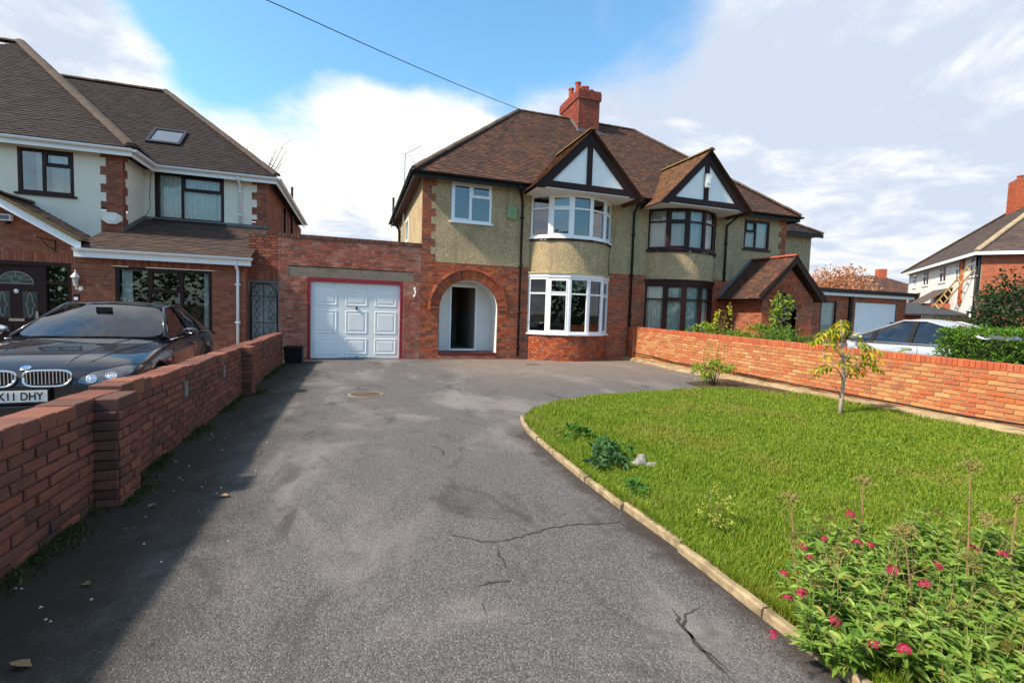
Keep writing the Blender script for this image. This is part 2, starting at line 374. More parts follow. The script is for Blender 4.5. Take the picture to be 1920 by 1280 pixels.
# ------------------------------------------------------------------ windows
def window(parent, O, u, wd, z0, z1, cols, fmat, gmat, dep=.05, t=.055, curtain=None, sill=None, room=.7, inset=0., seed=0, sash=.036):
    """cols: [(fraction, [(fraction, opens), ...from bottom])]"""
    u = V(u); O = V(O); f = MB(); ps = []
    f.ob(O, u, 0, wd, -dep-inset, -inset+.004, z0, z0+t); f.ob(O, u, 0, wd, -dep-inset, -inset+.004, z1-t, z1)
    f.ob(O, u, 0, t, -dep-inset, -inset+.002, z0+t, z1-t); f.ob(O, u, wd-t, wd, -dep-inset, -inset+.002, z0+t, z1-t)
    x = t; W = wd-2*t; tot = sum(c[0] for c in cols)
    for ci, (cf, rows) in enumerate(cols):
        x1 = x+W*cf/tot; a = x+(t*.4 if ci else 0); b = x1-(t*.4 if ci < len(cols)-1 else 0)
        if ci < len(cols)-1: f.ob(O, u, x1-t*.4, x1+t*.4, -dep-inset, -inset, z0+t, z1-t)
        z = z0+t; H = z1-z0-2*t; rt_ = sum(q[0] for q in rows)
        for ri, (rf, op) in enumerate(rows):
            zb = z+H*rf/rt_; c = z+(t*.35 if ri else 0); d = zb-(t*.35 if ri < len(rows)-1 else 0)
            if ri < len(rows)-1: f.ob(O, u, a, b, -dep-inset, -inset-.002, zb-t*.35, zb+t*.35)
            e = 0
            if op:
                e = sash
                for (p, q, g, h) in ((a, b, c, c+e), (a, b, d-e, d), (a, a+e, c+e, d-e), (b-e, b, c+e, d-e)): f.ob(O, u, p, q, -dep-inset, -inset+.014, g, h)
            ps.append((a+e, b-e, c+e, d-e)); z = zb
        x = x1
    w = f.build('window', fmat, parent)
    for a, b, c, d in ps:
        n_ = u.cross(V((0, 0, 1)))*(-dep*.6-inset); MB().face([O+n_+u*(a-.004)+V((0, 0, c-.004)), O+n_+u*(b+.004)+V((0, 0, c-.004)), O+n_+u*(b+.004)+V((0, 0, d+.004)), O+n_+u*(a-.004)+V((0, 0, d+.004))]).build('pane', gmat, w)
    if sill: MB().ob(O, u, -.06, wd+.06, -.03, sill, z0-.055, z0-.002).build('sill', fmat, w)
    n = u.cross(V((0, 0, 1)))
    if room:
        rm = MB(); P = lambda a, d, z: O+u*a-n*d+V((0, 0, z)); d0, d1 = dep+inset+.002, dep+inset+room
        q = [(.01, z0+.01), (wd-.01, z0+.01), (wd-.01, z1-.01), (.01, z1-.01)]
        for i in range(4):
            (a, z), (b, y) = q[i], q[(i+1) % 4]; rm.face([P(a, d0, z), P(b, d0, y), P(b, d1, y), P(a, d1, z)])
        rm.face([P(a, d1, z) for a, z in q]); rm.build('room_interior', ROOM, w)
    for (a, b) in (curtain or []):
        cm = MB(); N = max(6, int((b-a)*60)); r = random.Random(seed); ph = r.uniform(0, 6); pts = []
        for i in range(N+1):
            x = a+(b-a)*i/N; d = dep+inset+.09+.022*math.sin(x*62+ph)+.012*math.sin(x*23+2*ph); pts.append((x, d))
        for i in range(N):
            (p, d), (q, e) = pts[i], pts[i+1]
            cm.face([O+u*p-n*d+V((0, 0, z0+.02)), O+u*q-n*e+V((0, 0, z0+.02)), O+u*q-n*e+V((0, 0, z1-.02)), O+u*p-n*d+V((0, 0, z1-.02))])
        cm.build('curtain', CURT, w, smooth=True)
    return w
def wallsheet(parent, path, L, z0, z1, mat, cut=None, name='wall', step=.075, off=0., seg=1):
    """plain rendered wall with openings, built in courses"""
    mb = MB(); n = max(1, round((z1-z0)/step)); h = (z1-z0)/n; runs = {}
    for k in range(n):
        iv = tuple(subtract(0, L, cut(z0+(k+.5)*h) if cut else []))
        runs.setdefault('l', []).append((z0+k*h, z0+(k+1)*h, iv))
    out = []
    for a, b, iv in runs['l']:
        if out and out[-1][2] == iv: out[-1] = (out[-1][0], b, iv)
        else: out.append((a, b, iv))
    for za, zb, iv in out:
        for a, b in iv:
            for i in range(seg):
                p, u = path(a+(b-a)*i/seg); q, u2 = path(a+(b-a)*(i+1)/seg); n1 = u.cross(V((0, 0, 1)))*off; n2 = u2.cross(V((0, 0, 1)))*off
                mb.face([p+n1+V((0, 0, za)), q+n2+V((0, 0, za)), q+n2+V((0, 0, zb)), p+n1+V((0, 0, zb))])
                if off:
                    mb.face([p+V((0, 0, za)), q+V((0, 0, za)), q+n2+V((0, 0, za)), p+n1+V((0, 0, za))])
            if off:
                for s, sg in ((a, 0), (b, 1)):
                    p, u = path(s); n1 = u.cross(V((0, 0, 1)))*off; mb.face([p+V((0, 0, za)), p+n1+V((0, 0, za)), p+n1+V((0, 0, zb)), p+V((0, 0, zb))])
    return mb.build(name, mat, parent)
def gutter(parent, a, b, mat, r=.06, name='gutter'):
    a = V(a); b = V(b); t = (b-a).normalized(); sd = t.cross(V((0, 0, 1))).normalized(); mb = MB(); N = 7; B = []
    for p in (a, b):
        for rr in (r, r-.008):
            B.append(mb.vs([p+sd*math.cos(math.pi+math.pi*k/(N-1))*rr+V((0, 0, math.sin(math.pi+math.pi*k/(N-1))*rr)) for k in range(N)]))
    for k in range(N-1):
        mb.f += [(B[0]+k, B[0]+k+1, B[2]+k+1, B[2]+k), (B[1]+k+1, B[1]+k, B[3]+k, B[3]+k+1)]; mb.m += [0, 0]
    for k in (0, N-1): mb.f.append((B[0]+k, B[1]+k, B[3]+k, B[2]+k)); mb.m.append(0)
    mb.f += [tuple(B[0]+k for k in range(N)), tuple(B[2]+k for k in range(N))]; mb.m += [0, 0]
    L = (b-a).length
    for i in range(int(L/1.2)+1):
        p = a+t*min(L-.05, .1+i*1.2)
        pr = [p+sd*math.cos(math.pi+math.pi*k/6)*(r+.01)+V((0, 0, math.sin(math.pi+math.pi*k/6)*(r+.01))) for k in range(7)]
        for k in range(6): mb.face([pr[k]-t*.03, pr[k+1]-t*.03, pr[k+1]+t*.03, pr[k]+t*.03])
    return mb.build(name, mat, parent)
def pipe(parent, pts, mat, r=.034, clips=(), name='downpipe', n=10):
    mb = MB().tube(pts, r, n)
    for z in clips:
        p = V(pts[-1]); mb.box(p.x-r*1.6, p.x+r*1.6, p.y-r*1.1, p.y+r*2.2, z-.025, z+.025)
    return mb.build(name, mat, parent, smooth=True)
# ================================================================== setting
def gp(x, y, z=0.):
    q = fw + r2*((x-960)/FPX) + d2*((y-640)/FPX); t = (z-EYE)/q.z; return V((q.x*t, q.y*t, z))
F = 14.45                                            # plane of the house fronts
LX, KX, RX = -1.77, 1.97, 9.12                       # left wall face, lawn kerb, right wall face
def mat_asphalt():
    m, t, b = newmat('asphalt'); P = pos(t); s = nd(t, 'ShaderNodeSeparateXYZ', i_0=P)
    sp = noise(t, P, 210, 3, .7); vo = nd(t, 'ShaderNodeTexVoronoi', i_Scale=150.); t.links.new(P, vo.inputs['Vector'])
    vs = nd(t, 'ShaderNodeSeparateColor', i_0=vo.outputs['Color']).outputs[0]
    c = ramp(t, vs, [lin(x) for x in ('444243', '525051', '5b5959', '656262', '807b78')])
    f = mrange(t, sp, .3, .7, .68, 1.3, False); c = mixc(t, 1., c, nd(t, 'ShaderNodeCombineColor', i_0=f, i_1=f, i_2=f).outputs[0], 'MULTIPLY')
    st = nd(t, 'ShaderNodeMapping', i_Scale=(1., .55, 1.)); t.links.new(P, st.inputs[0]); Q = st.outputs[0]
    c = mixc(t, mth(t, 'MULTIPLY', mrange(t, noise(t, Q, .75, 7, .65, .7), .47, .66), .6), c, lin('8a8481'))
    c = mixc(t, mth(t, 'MULTIPLY', mrange(t, noise(t, Q, 1.6, 8, .68, .9), .52, .68), .62), c, lin('353233'))
    c = mixc(t, mth(t, 'MULTIPLY', mrange(t, noise(t, P, 6.5, 6, .7), .62, .74), .5), c, lin('2e2d2e'))
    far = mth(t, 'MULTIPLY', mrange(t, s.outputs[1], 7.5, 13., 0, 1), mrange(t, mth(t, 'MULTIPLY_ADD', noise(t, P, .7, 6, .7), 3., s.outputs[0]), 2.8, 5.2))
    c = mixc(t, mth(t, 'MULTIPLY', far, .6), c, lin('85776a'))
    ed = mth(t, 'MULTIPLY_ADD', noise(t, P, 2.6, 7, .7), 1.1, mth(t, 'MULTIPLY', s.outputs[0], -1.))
    ms = mrange(t, ed, .95, 2.0); c = mixc(t, mth(t, 'MULTIPLY', ms, .92), c, lin('26241c'))  # moss and damp band, with the wall's shade also put into the colour
    kd = mth(t, 'MULTIPLY_ADD', noise(t, P, 3.4, 7, .7), .55, s.outputs[0])
    kn = mth(t, 'MULTIPLY', mrange(t, kd, 2.02, 2.24), mrange(t, s.outputs[1], 6.2, 5.2)); c = mixc(t, mth(t, 'MULTIPLY', kn, .75), c, lin('332a25'))
    t.links.new(c, b.inputs['Base Color']); b.inputs['Roughness'].default_value = .88; b.inputs['Specular IOR Level'].default_value = .25
    h = mth(t, 'MULTIPLY_ADD', vo.outputs['Distance'], -1., mth(t, 'MULTIPLY', sp, .8)); bump(t, b, h, .75, .006); return m
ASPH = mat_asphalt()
def struct(o): o['kind'] = 'structure'; return o
EARTH = mat_plain('earth', '4a4436', .95, .3, 1.5, bs=.5, grime='5a6138')
SOIL = mat_plain('soil', '4a3a2c', .97, .4, 14, bs=.9, grime='2a221b')
TURF = mat_plain('turf_soil', '44561f', .95, .35, 7, bs=.8, grime='5c5226', gthr=(.5, .7), gamt=.6)
PAVE = mat_plain('forecourt_paving', '6f6a64', .9, .2, 3, bs=.4, grime='4b4641')
struct(MB().face([(-900, -300, -.03), (1200, -300, -.03), (1200, 1500, -.03), (-900, 1500, -.03)]).build('ground', EARTH))
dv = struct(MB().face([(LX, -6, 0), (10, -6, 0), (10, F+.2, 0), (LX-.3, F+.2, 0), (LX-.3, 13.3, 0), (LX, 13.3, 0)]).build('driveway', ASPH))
struct(MB().face([(-16, -6, -.004), (LX-.1, -6, -.004), (LX-.1, 15, -.004), (-16, 15, -.004)]).build('neighbour_driveway', PAVE))
struct(MB().box(RX+.12, 40, -2, 15.5, -.2, .12).build('forecourt', PAVE))
# cracks and small holes in the asphalt: narrow sunk strips of bare dark binder
CRK = mat_plain('crack_binder', '403d3b', .95, .4, 30)
def crack(px, wd, seed):
    r = random.Random(seed); P = [gp(*q) for q in px]; pts = []
    for a, b in zip(P, P[1:]):
        n = max(2, int((b-a).length/.035))
        for i in range(n): pts.append(a+(b-a)*(i/n)+V((r.uniform(-.012, .012), r.uniform(-.012, .012), 0)))
    pts.append(P[-1]); mb = MB(); L = []; N = len(pts)
    for i, p in enumerate(pts):
        t = (pts[min(i+1, N-1)]-pts[max(i-1, 0)]).normalized(); s = V((-t.y, t.x, 0)); e = wd*.6*r.uniform(.2, 1.2)*min(1, (min(i, N-1-i)+.6)/3)
        L.append((p+s*e*.5+V((0, 0, .0035)), p-s*e*.5+V((0, 0, .0035))))
    for i in range(N-1): mb.face([L[i][1], L[i+1][1], L[i+1][0], L[i][0]])
    mb.build('crack', CRK, dv)
for i, (px, wd) in enumerate((
    ([(1163, 978), (1120, 982), (1060, 985), (1020, 993), (985, 1003), (950, 1014), (905, 1016), (850, 1003), (842, 995)], .022),
    ([(930, 1018), (936, 1040), (948, 1062), (962, 1076)], .03), ([(1318, 1135), (1284, 1152), (1280, 1172), (1300, 1205), (1330, 1225), (1372, 1262)], .022),
    ([(1262, 1140), (1275, 1165), (1290, 1190), (1345, 1250), (1390, 1290)], .03), ([(800, 834), (815, 838), (828, 843), (832, 855)], .04), ([(865, 838), (880, 846)], .02),
    ([(758, 810), (775, 811), (800, 807)], .02), ([(668, 798), (690, 795), (698, 797)], .03), ([(778, 782), (788, 788)], .03), ([(494, 843), (485, 856)], .05),
    ([(905, 807), (915, 815)], .03), ([(763, 746), (790, 747)], .06), ([(648, 752), (665, 750)], .06), ([(820, 704), (850, 707), (862, 708)], .08), ([(700, 690), (712, 691)], .05),
    ([(560, 823), (590, 806)], .02), ([(905, 1130), (912, 1155)], .025), ([(890, 1100), (925, 1090), (960, 1088)], .03))): crack(px, wd, i)
# kerb: one concrete edging stone after the other, following the lawn's edge
KERB = mat_plain('kerb_concrete', '9c8b6e', .95, .35, 12, bs=.9, grime='574a38', gthr=(.46, .66), gamt=.65, gscale=7.)
kb = thing('kerb', 'weathered concrete edging kerb between the lawn and the driveway', 'kerb', (KX, 3, 0)); kb['kind'] = 'structure'
ke = [(1.97, .2), (1.97, 1.05), (1.965, 1.78), (1.985, 2.47), (1.965, 3.13), (1.97, 3.74), (2.0, 4.52), (2.03, 5.1), (2.06, 5.5), (2.14, 5.95), (2.25, 6.3)]
for i, (a, b) in enumerate(zip(ke, ke[1:])):
    a = V((*a, 0)); b = V((*b, 0)); t = (b-a).normalized(); s = V((t.y, -t.x, 0)); jog = rnd.uniform(-.006, .006)+(.018 if i == 3 else 0)
    a += t*.006+s*jog; b -= t*.006-s*(jog+rnd.uniform(-.004, .004)); h = .048+rnd.uniform(-.006, .01)+(.014 if i == 3 else 0); mb = MB()
    N = 6; rings = []
    for k in range(N+1):
        p = a+(b-a)*k/N; w1 = rnd.uniform(-.003, .003)
        rings.append(mb.vs([p+V((0, 0, -.05)), p+V((0, 0, h-.012+w1)), p+s*.01+V((0, 0, h+w1)), p+s*.042+V((0, 0, h+w1)), p+s*.05+V((0, 0, h-.012)), p+s*.05+V((0, 0, -.05))]))
    for k in range(N):
        for j in range(5): mb.f.append((rings[k]+j, rings[k+1]+j, rings[k+1]+j+1, rings[k]+j+1)); mb.m.append(0)
    mb.f += [tuple(rings[0]+j for j in range(5, -1, -1)), tuple(rings[-1]+j for j in range(6))]; mb.m += [0, 0]
    mb.build('kerb_stone', KERB, kb)
# lawn
LAWN = [(2.03, .2), (2.03, 3.7), (2.06, 4.5), (2.1, 5.3), (2.2, 5.95), (2.34, 6.35), (2.6, 6.72), (3.1, 7.12), (3.9, 7.5), (4.9, 7.78), (6., 8.0), (7., 8.2), (7.6, 8.05), (8.05, 7.6), (8.3, 6.6), (8.35, 5.2), (8.3, 4.), (8.35, 2.), (8.4, .2)]
N = len(LAWN); mb = MB(); i0 = mb.vs([(x, y, .035) for x, y in LAWN]+[(x+(.05 if 4 < i < 13 else 0)*0, y, -.02) for i, (x, y) in enumerate(LAWN)])
mb.f.append(tuple(range(N))); mb.m.append(0)
for i in range(N): mb.f.append(((i+1) % N, i, N+i, N+(i+1) % N)); mb.m.append(0)
struct(mb.build('lawn', TURF))
# strip of bare ground and broken concrete footing along the right wall
struct(MB().face([(8.2, -1, .012), (RX+.1, -1, .012), (RX+.1, 9.6, .012), (7.3, 9.1, .012), (7.1, 8.1, .012), (8.2, 7.4, .012)]).build('soil_border', SOIL))
FOOT = mat_plain('footing_concrete', '998768', .97, .35, 5, bs=.9, grime='5a4a38', gthr=(.48, .66), gamt=.7)
fm = MB(); r = random.Random(8); ys = [-1+.22*i for i in range(72)]; rows = []
for y in ys:
    e = .30+.12*math.sin(y*1.3)+r.uniform(-.07, .07); rows.append(fm.vs([(RX+.05, y, .10+r.uniform(-.01, .01)), (RX-.12, y, .085+r.uniform(-.02, .012)), (RX-e*.75, y, .055+r.uniform(-.018, .018)), (RX-e-.04, y, -.02)]))
for a, b in zip(rows, rows[1:]):
    for k in range(3): fm.f.append((a+k, a+k+1, b+k+1, b+k)); fm.m.append(0)
struct(fm.build('wall_footing', FOOT))
# ================================================================== the semi-detached pair
EV, RZ, PT = 5.5, 9.65, .8925                         # eave and ridge heights, roof slope
HX0, PX, HX1, BK = 1.84, 8.95, 15.92, 23.15
CS = math.cos(math.atan(PT)); SN = math.sin(math.atan(PT))
def facets(cx):
    hc, sg = 1.45, .78; rad = (hc*hc+sg*sg)/(2*sg); ha = math.asin(hc/rad); cy = F-sg+rad
    A = [-ha+2*ha*i/5 for i in range(6)]; return [V((cx+rad*math.sin(a), cy-rad*math.cos(a), 0)) for a in A], rad, ha, cy
def bay(h, cx, fm, gm, gmu, cur, zl, zu, hdr, seed):
    """bow window of two storeys: five lights on each, brick base, pebbledash apron"""
    P, rad, ha, cy = facets(cx)
    f, L = arcpath(cx, cy, rad-.02, -ha, ha)
    ap = wallsheet(h, f, L, zl[1]+.0, zu[0]-.06, PEB, name='bay_apron', seg=28)
    bs = MB().box(cx-.02, cx+.02, F, F+.02, .1, .2).build('bay_base', MORT, h)
    brickwork(bs, f, L, -.02, zl[0]-.05, BRK['house'], bond='heading', BL=.1125, seed=seed, nind=60, mortar=MORT, rough=1)
    for (z0, z1, g, tr, cu) in ((zl[0], zl[1]-hdr, gm, .27, cur), (zu[0], zu[1], gmu, .3, cur)):
        for i in range(5):
            a, b = P[i], P[i+1]; u = (b-a).normalized(); wd = (b-a).length; op = i in (1, 4)
            window(h, a, u, wd, z0, z1, [(1, [(1-tr, op), (tr, op)])], fm, g, t=.07, dep=.07, room=0, curtain=[(.05, wd-.05)] if cu else None, seed=seed+i)
        rm = MB(); q = [p+(V((cx, F+.6, 0))-p).normalized()*.14 for p in P]; bk = [V((cx+1.4, F+1.6, 0)), V((cx-1.4, F+1.6, 0))]
        loop = q+bk
        rm.face([p+V((0, 0, z0+.03)) for p in loop]); rm.face([p+V((0, 0, z1-.03)) for p in loop])
        for i in range(5, 8):
            a, b = loop[i % 8], loop[(i+1) % 8] if i < 7 else loop[0]
            rm.face([a+V((0, 0, z0+.03)), b+V((0, 0, z0+.03)), b+V((0, 0, z1-.03)), a+V((0, 0, z1-.03))])
        rm.build('room_interior', ROOM, h)
        out = lambda d: [p+(p-V((cx, cy, 0))).normalized()*d for p in P]
        def band(zA, zB, d, name, mat):
            mb = MB(); o = out(d)
            for i in range(5):
                a, b = o[i], o[i+1]; c, e = P[i]*1., P[i+1]*1.; ci = (V((cx, cy, 0))-c).normalized()*.07; ei = (V((cx, cy, 0))-e).normalized()*.07
                mb.hexa([a+V((0, 0, zA)), b+V((0, 0, zA)), e+ei+V((0, 0, zA)), c+ci+V((0, 0, zA)), a+V((0, 0, zB)), b+V((0, 0, zB)), e+ei+V((0, 0, zB)), c+ci+V((0, 0, zB))])
            mb.build(name, mat, h)
        band(z0-.052, z0-.001, .07, 'bay_sill', fm)
        if g is gm and z0 < 2: band(z1+.001, z1+hdr-.025, .03, 'bay_header', fm); band(z1+hdr-.024, z1+hdr+.02, .07, 'bay_hood', fm if fm is BROWNF else mat_lead)
    band(zu[0]-.11, zu[0]-.053, .045, 'sill_board', mat_peel)
mat_lead = mat_plain('hood_flashing', 'b0a478', .8, .3, 9, grime='857a50')
mat_peel = mat_plain('peeling_board', '3a2320', .8, .5, 16, grime='cfc8bc', gthr=(.56, .62), gamt=.9)
def gable(h, cx, key):
    Y0 = 13.3; hw, zf, za = 1.75, 5.22, 6.98; X = (1, 0, 0); O = (cx, Y0, 0)
    MB().prism([(-1.5, 5.4), (1.5, 5.4), (0, 6.88)], O, X, -.10, -.06).build('gable_panel', WRENDER, h)
    for s in (-1, 1):
        q = [(s*hw, zf), (s*(hw+.02), zf+.1), (0, za+.1), (0, za-.26), (s*(hw-.29), zf)]
        MB().prism(q if s < 0 else q[::-1], O, X, -.045, .0).build('bargeboard', BROWN, h)
    MB().ob(O, X, -1.44, 1.44, -.06, -.012, 5.27, 5.46).build('gable_beam', BROWN, h)
    MB().ob(O, X, -.085, .085, -.06, -.014, 5.46, 6.75).build('king_post', BROWN, h)
    MB().box(cx-1.68, cx+1.68, Y0+.03, F+.02, 5.235, 5.262).build('gable_soffit', WPAINT, h)
    c = MB()
    for s in (-1, 1): c.hexa([(cx+s*1.7, Y0+.06, 5.24), (cx+s*1.66, Y0+.06, 5.24), (cx+s*1.66, F, 5.24), (cx+s*1.7, F, 5.24), (cx+s*1.7, Y0+.06, 5.3), (cx+s*1.66, Y0+.06, 5.3), (cx+s*1.66, F, 5.3), (cx+s*1.7, F, 5.3)])
    c.build('eave_board', BROWN, h)
    rf = MB(); ez, rz, hw2 = 5.17, 7.06, 1.89; Yv = lambda z: 14.12+(z-EV)/PT
    for s in (-1, 1):
        q = [(cx+s*hw2, 13.2, ez), (cx, 13.2, rz), (cx, Yv(rz)+.1, rz), (cx+s*hw2, 14.4, ez)]; rf.face(q if s > 0 else q[::-1])
    g = rf.build('gable_roof', TILE, h)
    k = 2**-.5
    for s in (-1, 1):
        tiling(g, (cx+s*hw2, 13.17, ez+.01), (0, 1, 0), (-s*k, 0, k), lambda y: [(0, max(.9, Yv(ez+y*k)+.02-13.17))], hw2/k-.02, MOSSY if s < 0 else TILE, nind=0, seed=3+s)
    ridge(g, (cx, 13.15, rz+.02), (cx, Yv(rz)-.05, rz+.02), MOSSR, r=.11)
MOSSR = mat_plain('mossy_ridge', '6f5f3a', .95, .35, 9, bs=.8, grime='4a3d28')
FSTOP = PX
def half_roof(h, a, b, left):
    """half of the hipped roof: a outer eave corner X, b the party line"""
    s = 1 if left else -1; e0 = a-s*.3; rx = e0+s*4.65; yb = BK+.3; m = MB(); z = EV
    m.face([(e0, 14.12, z), (b, 14.12, z), (b, 18.8, RZ), (rx, 18.8, RZ)]); m.face([(e0, yb, z), (e0, 14.12, z), (rx, 18.8, RZ)])
    m.face([(b, yb, z), (e0, yb, z), (rx, 18.8, RZ), (b, 18.8, RZ)]); m.face([(e0, 14.16, z-.1), (e0, yb, z-.1), (b, yb, z-.1), (b, 14.16, z-.1)])
    rf = m.build('roof', TILE, h)
    def iv(y):
        d = y*CS; return [(d, abs(b-e0))] if left else [(0, abs(b-e0)-d)]
    tiling(rf, (e0 if left else b, 14.1, EV+.012), (1, 0, 0), (0, CS, SN), iv, 4.66/CS, TILE, nind=300 if left else 120, seed=7+s)
    ridge(rf, (e0, 14.1, EV+.05), (rx, 18.8, RZ+.04), RIDGE, r=.12); ridge(rf, (rx, 18.8, RZ+.03), (b-s*.02, 18.8, RZ+.03), RIDGE); ridge(rf, (e0, yb, EV+.05), (rx, 18.8, RZ+.03), RIDGE)
    fb = MB(); x0, x1 = sorted((e0, b)); fb.box(x0, x1, 14.13, 14.16, EV-.17, EV-.005)
    xs = sorted((e0, e0+s*.03)); fb.box(xs[0], xs[1], 14.162, yb, EV-.17, EV-.005); fb.build('fascia', BLACK, rf)
    gutter(rf, (e0-s*.02, 14.06, EV-.0), (b, 14.06, EV-.0), BLACK, .06); gutter(rf, (e0-s*.06, yb, EV-.0), (e0-s*.06, 14.04, EV-.0), BLACK, .06)
    return rf
def shell(h, x0, x1, left):
    m = MB(); x = x0 if left else x1
    m.face([(x0, BK, 0), (x1, BK, 0), (x1, BK, 5.4), (x0, BK, 5.4)]); m.build('back_wall', PEB, h)
# ---------- left half
hs = thing('semi_detached_house', 'semi-detached house with white bow windows, brick entrance arch and pebbledash upper storey', 'house', (5.4, F, 0))
CXA, CXB = 6.74, 11.1
arc_c, arc_r, spr = 3.34, .93, 1.55
fw_ = straight((HX0, F, 0), (1, 0, 0))
def archcut(z, r):
    if z < spr: return [(arc_c-arc_r-HX0, arc_c+arc_r-HX0)]
    if z-spr < r: w = math.sqrt(r*r-(z-spr)**2); return [(arc_c-w-HX0, arc_c+w-HX0)]
    return []
bayA = [(CXA-1.44-HX0, CXA+1.44-HX0)]
lw = MB().box(HX0+.05, HX0+.1, F+.05, F+.1, .1, .2).build('front_wall', MORT, hs)
brickwork(lw, fw_, bayA[0][0], -.02, 2.95, BRK['house'], cut=lambda z: archcut(z, arc_r+.30), nind=270, seed=11)
brickwork(lw, straight((HX0+bayA[0][1], F, 0), (1, 0, 0)), PX-HX0-bayA[0][1], -.02, 2.95, BRK['house'], nind=30, seed=14)
def qw(z): return .42 if int((z-2.95)/.225+.01) % 2 == 0 else .28
winA = (2.72-HX0, 3.97-HX0)
wallsheet(hs, straight((HX0+bayA[0][1], F, 0), (1, 0, 0)), PX-HX0-bayA[0][1], 2.95, 5.42, PEB, name='pebbledash_wall', off=.016)
wallsheet(hs, fw_, bayA[0][0], 2.95, 5.42, PEB, cut=lambda z: [(-.1, qw(z))]+([winA] if 4.22 < z < 5.38 else []), name='pebbledash_wall', off=.016)
qn = MB().box(HX0+.05, HX0+.1, F+.05, F+.1, 3.1, 3.2).build('quoin', MORT, hs)
brickwork(qn, fw_, .5, 2.95, 5.42, BRK['house'], keep=lambda z: [(0, qw(z))], nind=0, seed=12)
sw = straight((HX0, BK, 0), (0, -1, 0))
wallsheet(hs, sw, BK-F, -.02, 5.42, PEB, cut=lambda z: [(BK-19.4, BK-18.3)] if 4.05 < z < 4.95 else [], name='side_wall', off=0.)
window(hs, (HX0, 19.4, 0), (0, -1, 0), 1.1, 4.05, 4.95, [(1, [(1, True)])], WHITE, GLASS, sill=.06)
shell(hs, HX0, PX, True)
window(hs, (2.72, F-.005, 0), (1, 0, 0), 1.25, 4.22, 5.38, [(.48, [(1, True)]), (.52, [(.68, False), (.32, True)])], WHITE, GLASSB, sill=.07, t=.06, inset=-.01)
bay(hs, CXA, WHITE, GLASS, GLASSB, False, (.88, 2.8), (3.92, 5.235), .14, 21)
gable(hs, CXA, 'a'); rfA = half_roof(hs, HX0, PX, True)
# entrance: arch ring of voussoirs, white recess, open door, dark hall
ar = MB(); N = 40
for i in range(N):
    a0, a1 = math.pi*i/N, math.pi*(i+1)/N; P = lambda r, a: V((arc_c+r*math.cos(a), F-.012, spr+r*math.sin(a)))
    ar.face([P(.93, a1), P(.93, a0), P(1.27, a0), P(1.27, a1)])
arch = ar.build('arch', MORT, hs)
for ring, (ra, rb, dd, n) in enumerate(((.93, 1.20, .03, 46),)):
    for i in range(n):
        a0, a1 = math.pi*(i+.06)/n, math.pi*(i+.94)/n; m = MB(); q = dd+rnd.uniform(-.002, .002)
        P = lambda r, a, d: (arc_c+r*math.cos(a), F-d, spr+r*math.sin(a))
        m.hexa([P(ra, a1, q), P(ra, a0, q), P(ra, a0, -.1), P(ra, a1, -.1), P(rb, a1, q), P(rb, a0, q), P(rb, a0, -.1), P(rb, a1, -.1)]); m.build('voussoir', BRK['house'], arch)
for i in range(15):                                   # projecting label course over the ring
    a0, a1 = -.04+(math.pi+.08)*(i+.02)/15, -.04+(math.pi+.08)*(i+.98)/15; m = MB(); P = lambda r, a, d: (arc_c+r*math.cos(a), F-d, spr+r*math.sin(a))
    for j in range(2):
        b0, b1 = a0+(a1-a0)*j/2, a0+(a1-a0)*(j+1)/2
        m.hexa([P(1.203, b1, .07), P(1.203, b0, .07), P(1.203, b0, -.02), P(1.203, b1, -.02), P(1.275, b1, .06), P(1.275, b0, .06), P(1.275, b0, -.02), P(1.275, b1, -.02)])
    m.build('label_brick', BRK['house'], arch)
pc = MB(); yb = F+.85; x0, x1 = arc_c-arc_r+.012, arc_c+arc_r-.012; fz = .2
N = 24; A = [(arc_c+.918*math.cos(math.pi*i/N), spr+.918*math.sin(math.pi*i/N)) for i in range(N+1)]
pc.face([(x0, F-.004, fz), (x0, yb, fz), (x0, yb, spr), (x0, F-.004, spr)]); pc.face([(x1, yb, fz), (x1, F-.004, fz), (x1, F-.004, spr), (x1, yb, spr)])
for (a, z), (b, y) in zip(A, A[1:]): pc.face([(a, F-.004, z), (a, yb, z), (b, yb, y), (b, F-.004, y)])
d0, d1, dz = 2.98, 3.75, 2.37
pc.face([(x0, yb, fz), (d0-.09, yb, fz), (d0-.09, yb, spr), (x0, yb, spr)]); pc.face([(d1+.06, yb, fz), (x1, yb, fz), (x1, yb, spr), (d1+.06, yb, spr)])
top = [(x1, yb, spr)]+[(a, yb, z) for a, z in A[1:-1]]+[(x0, yb, spr), (d0-.09, yb, spr), (d0-.09, yb, 2.3), (d1+.06, yb, 2.3), (d1+.06, yb, spr)]
pc.face(top[::-1]); pc.build('porch_recess', WPAINT, hs)
MB().box(x0, x1, F-.045, yb, .135, fz).build('threshold', mat_plain('red_quarry_tile', '5b241f', .5, .2, 8), hs)
st = MB().box(x0+.02, x1-.02, F-.02, F+.06, 0, .134).build('step', MORT, hs)
brickwork(st, straight((x0-.01, F-.022, 0), (1, 0, 0)), x1-x0+.02, 0, .133, BRK['garage'], bond='stretcher', course=.133, BL=.3, seed=5, nind=10, backing=False)
df = MB(); df.box(d0-.092, d0-.03, yb-.03, yb+.07, fz, 2.36); df.box(d1, d1+.062, yb-.03, yb+.07, fz, 2.36); df.box(d0-.03, d1, yb-.03, yb+.07, 2.27, 2.36); df.box(d0-.03, d1, yb-.05, yb+.07, fz, fz+.06); df.build('door_frame', WHITE, hs)
hl = MB(); X0, X1, Y0, Y1 = d0-.06, d1+.03, yb+.072, yb+3.2
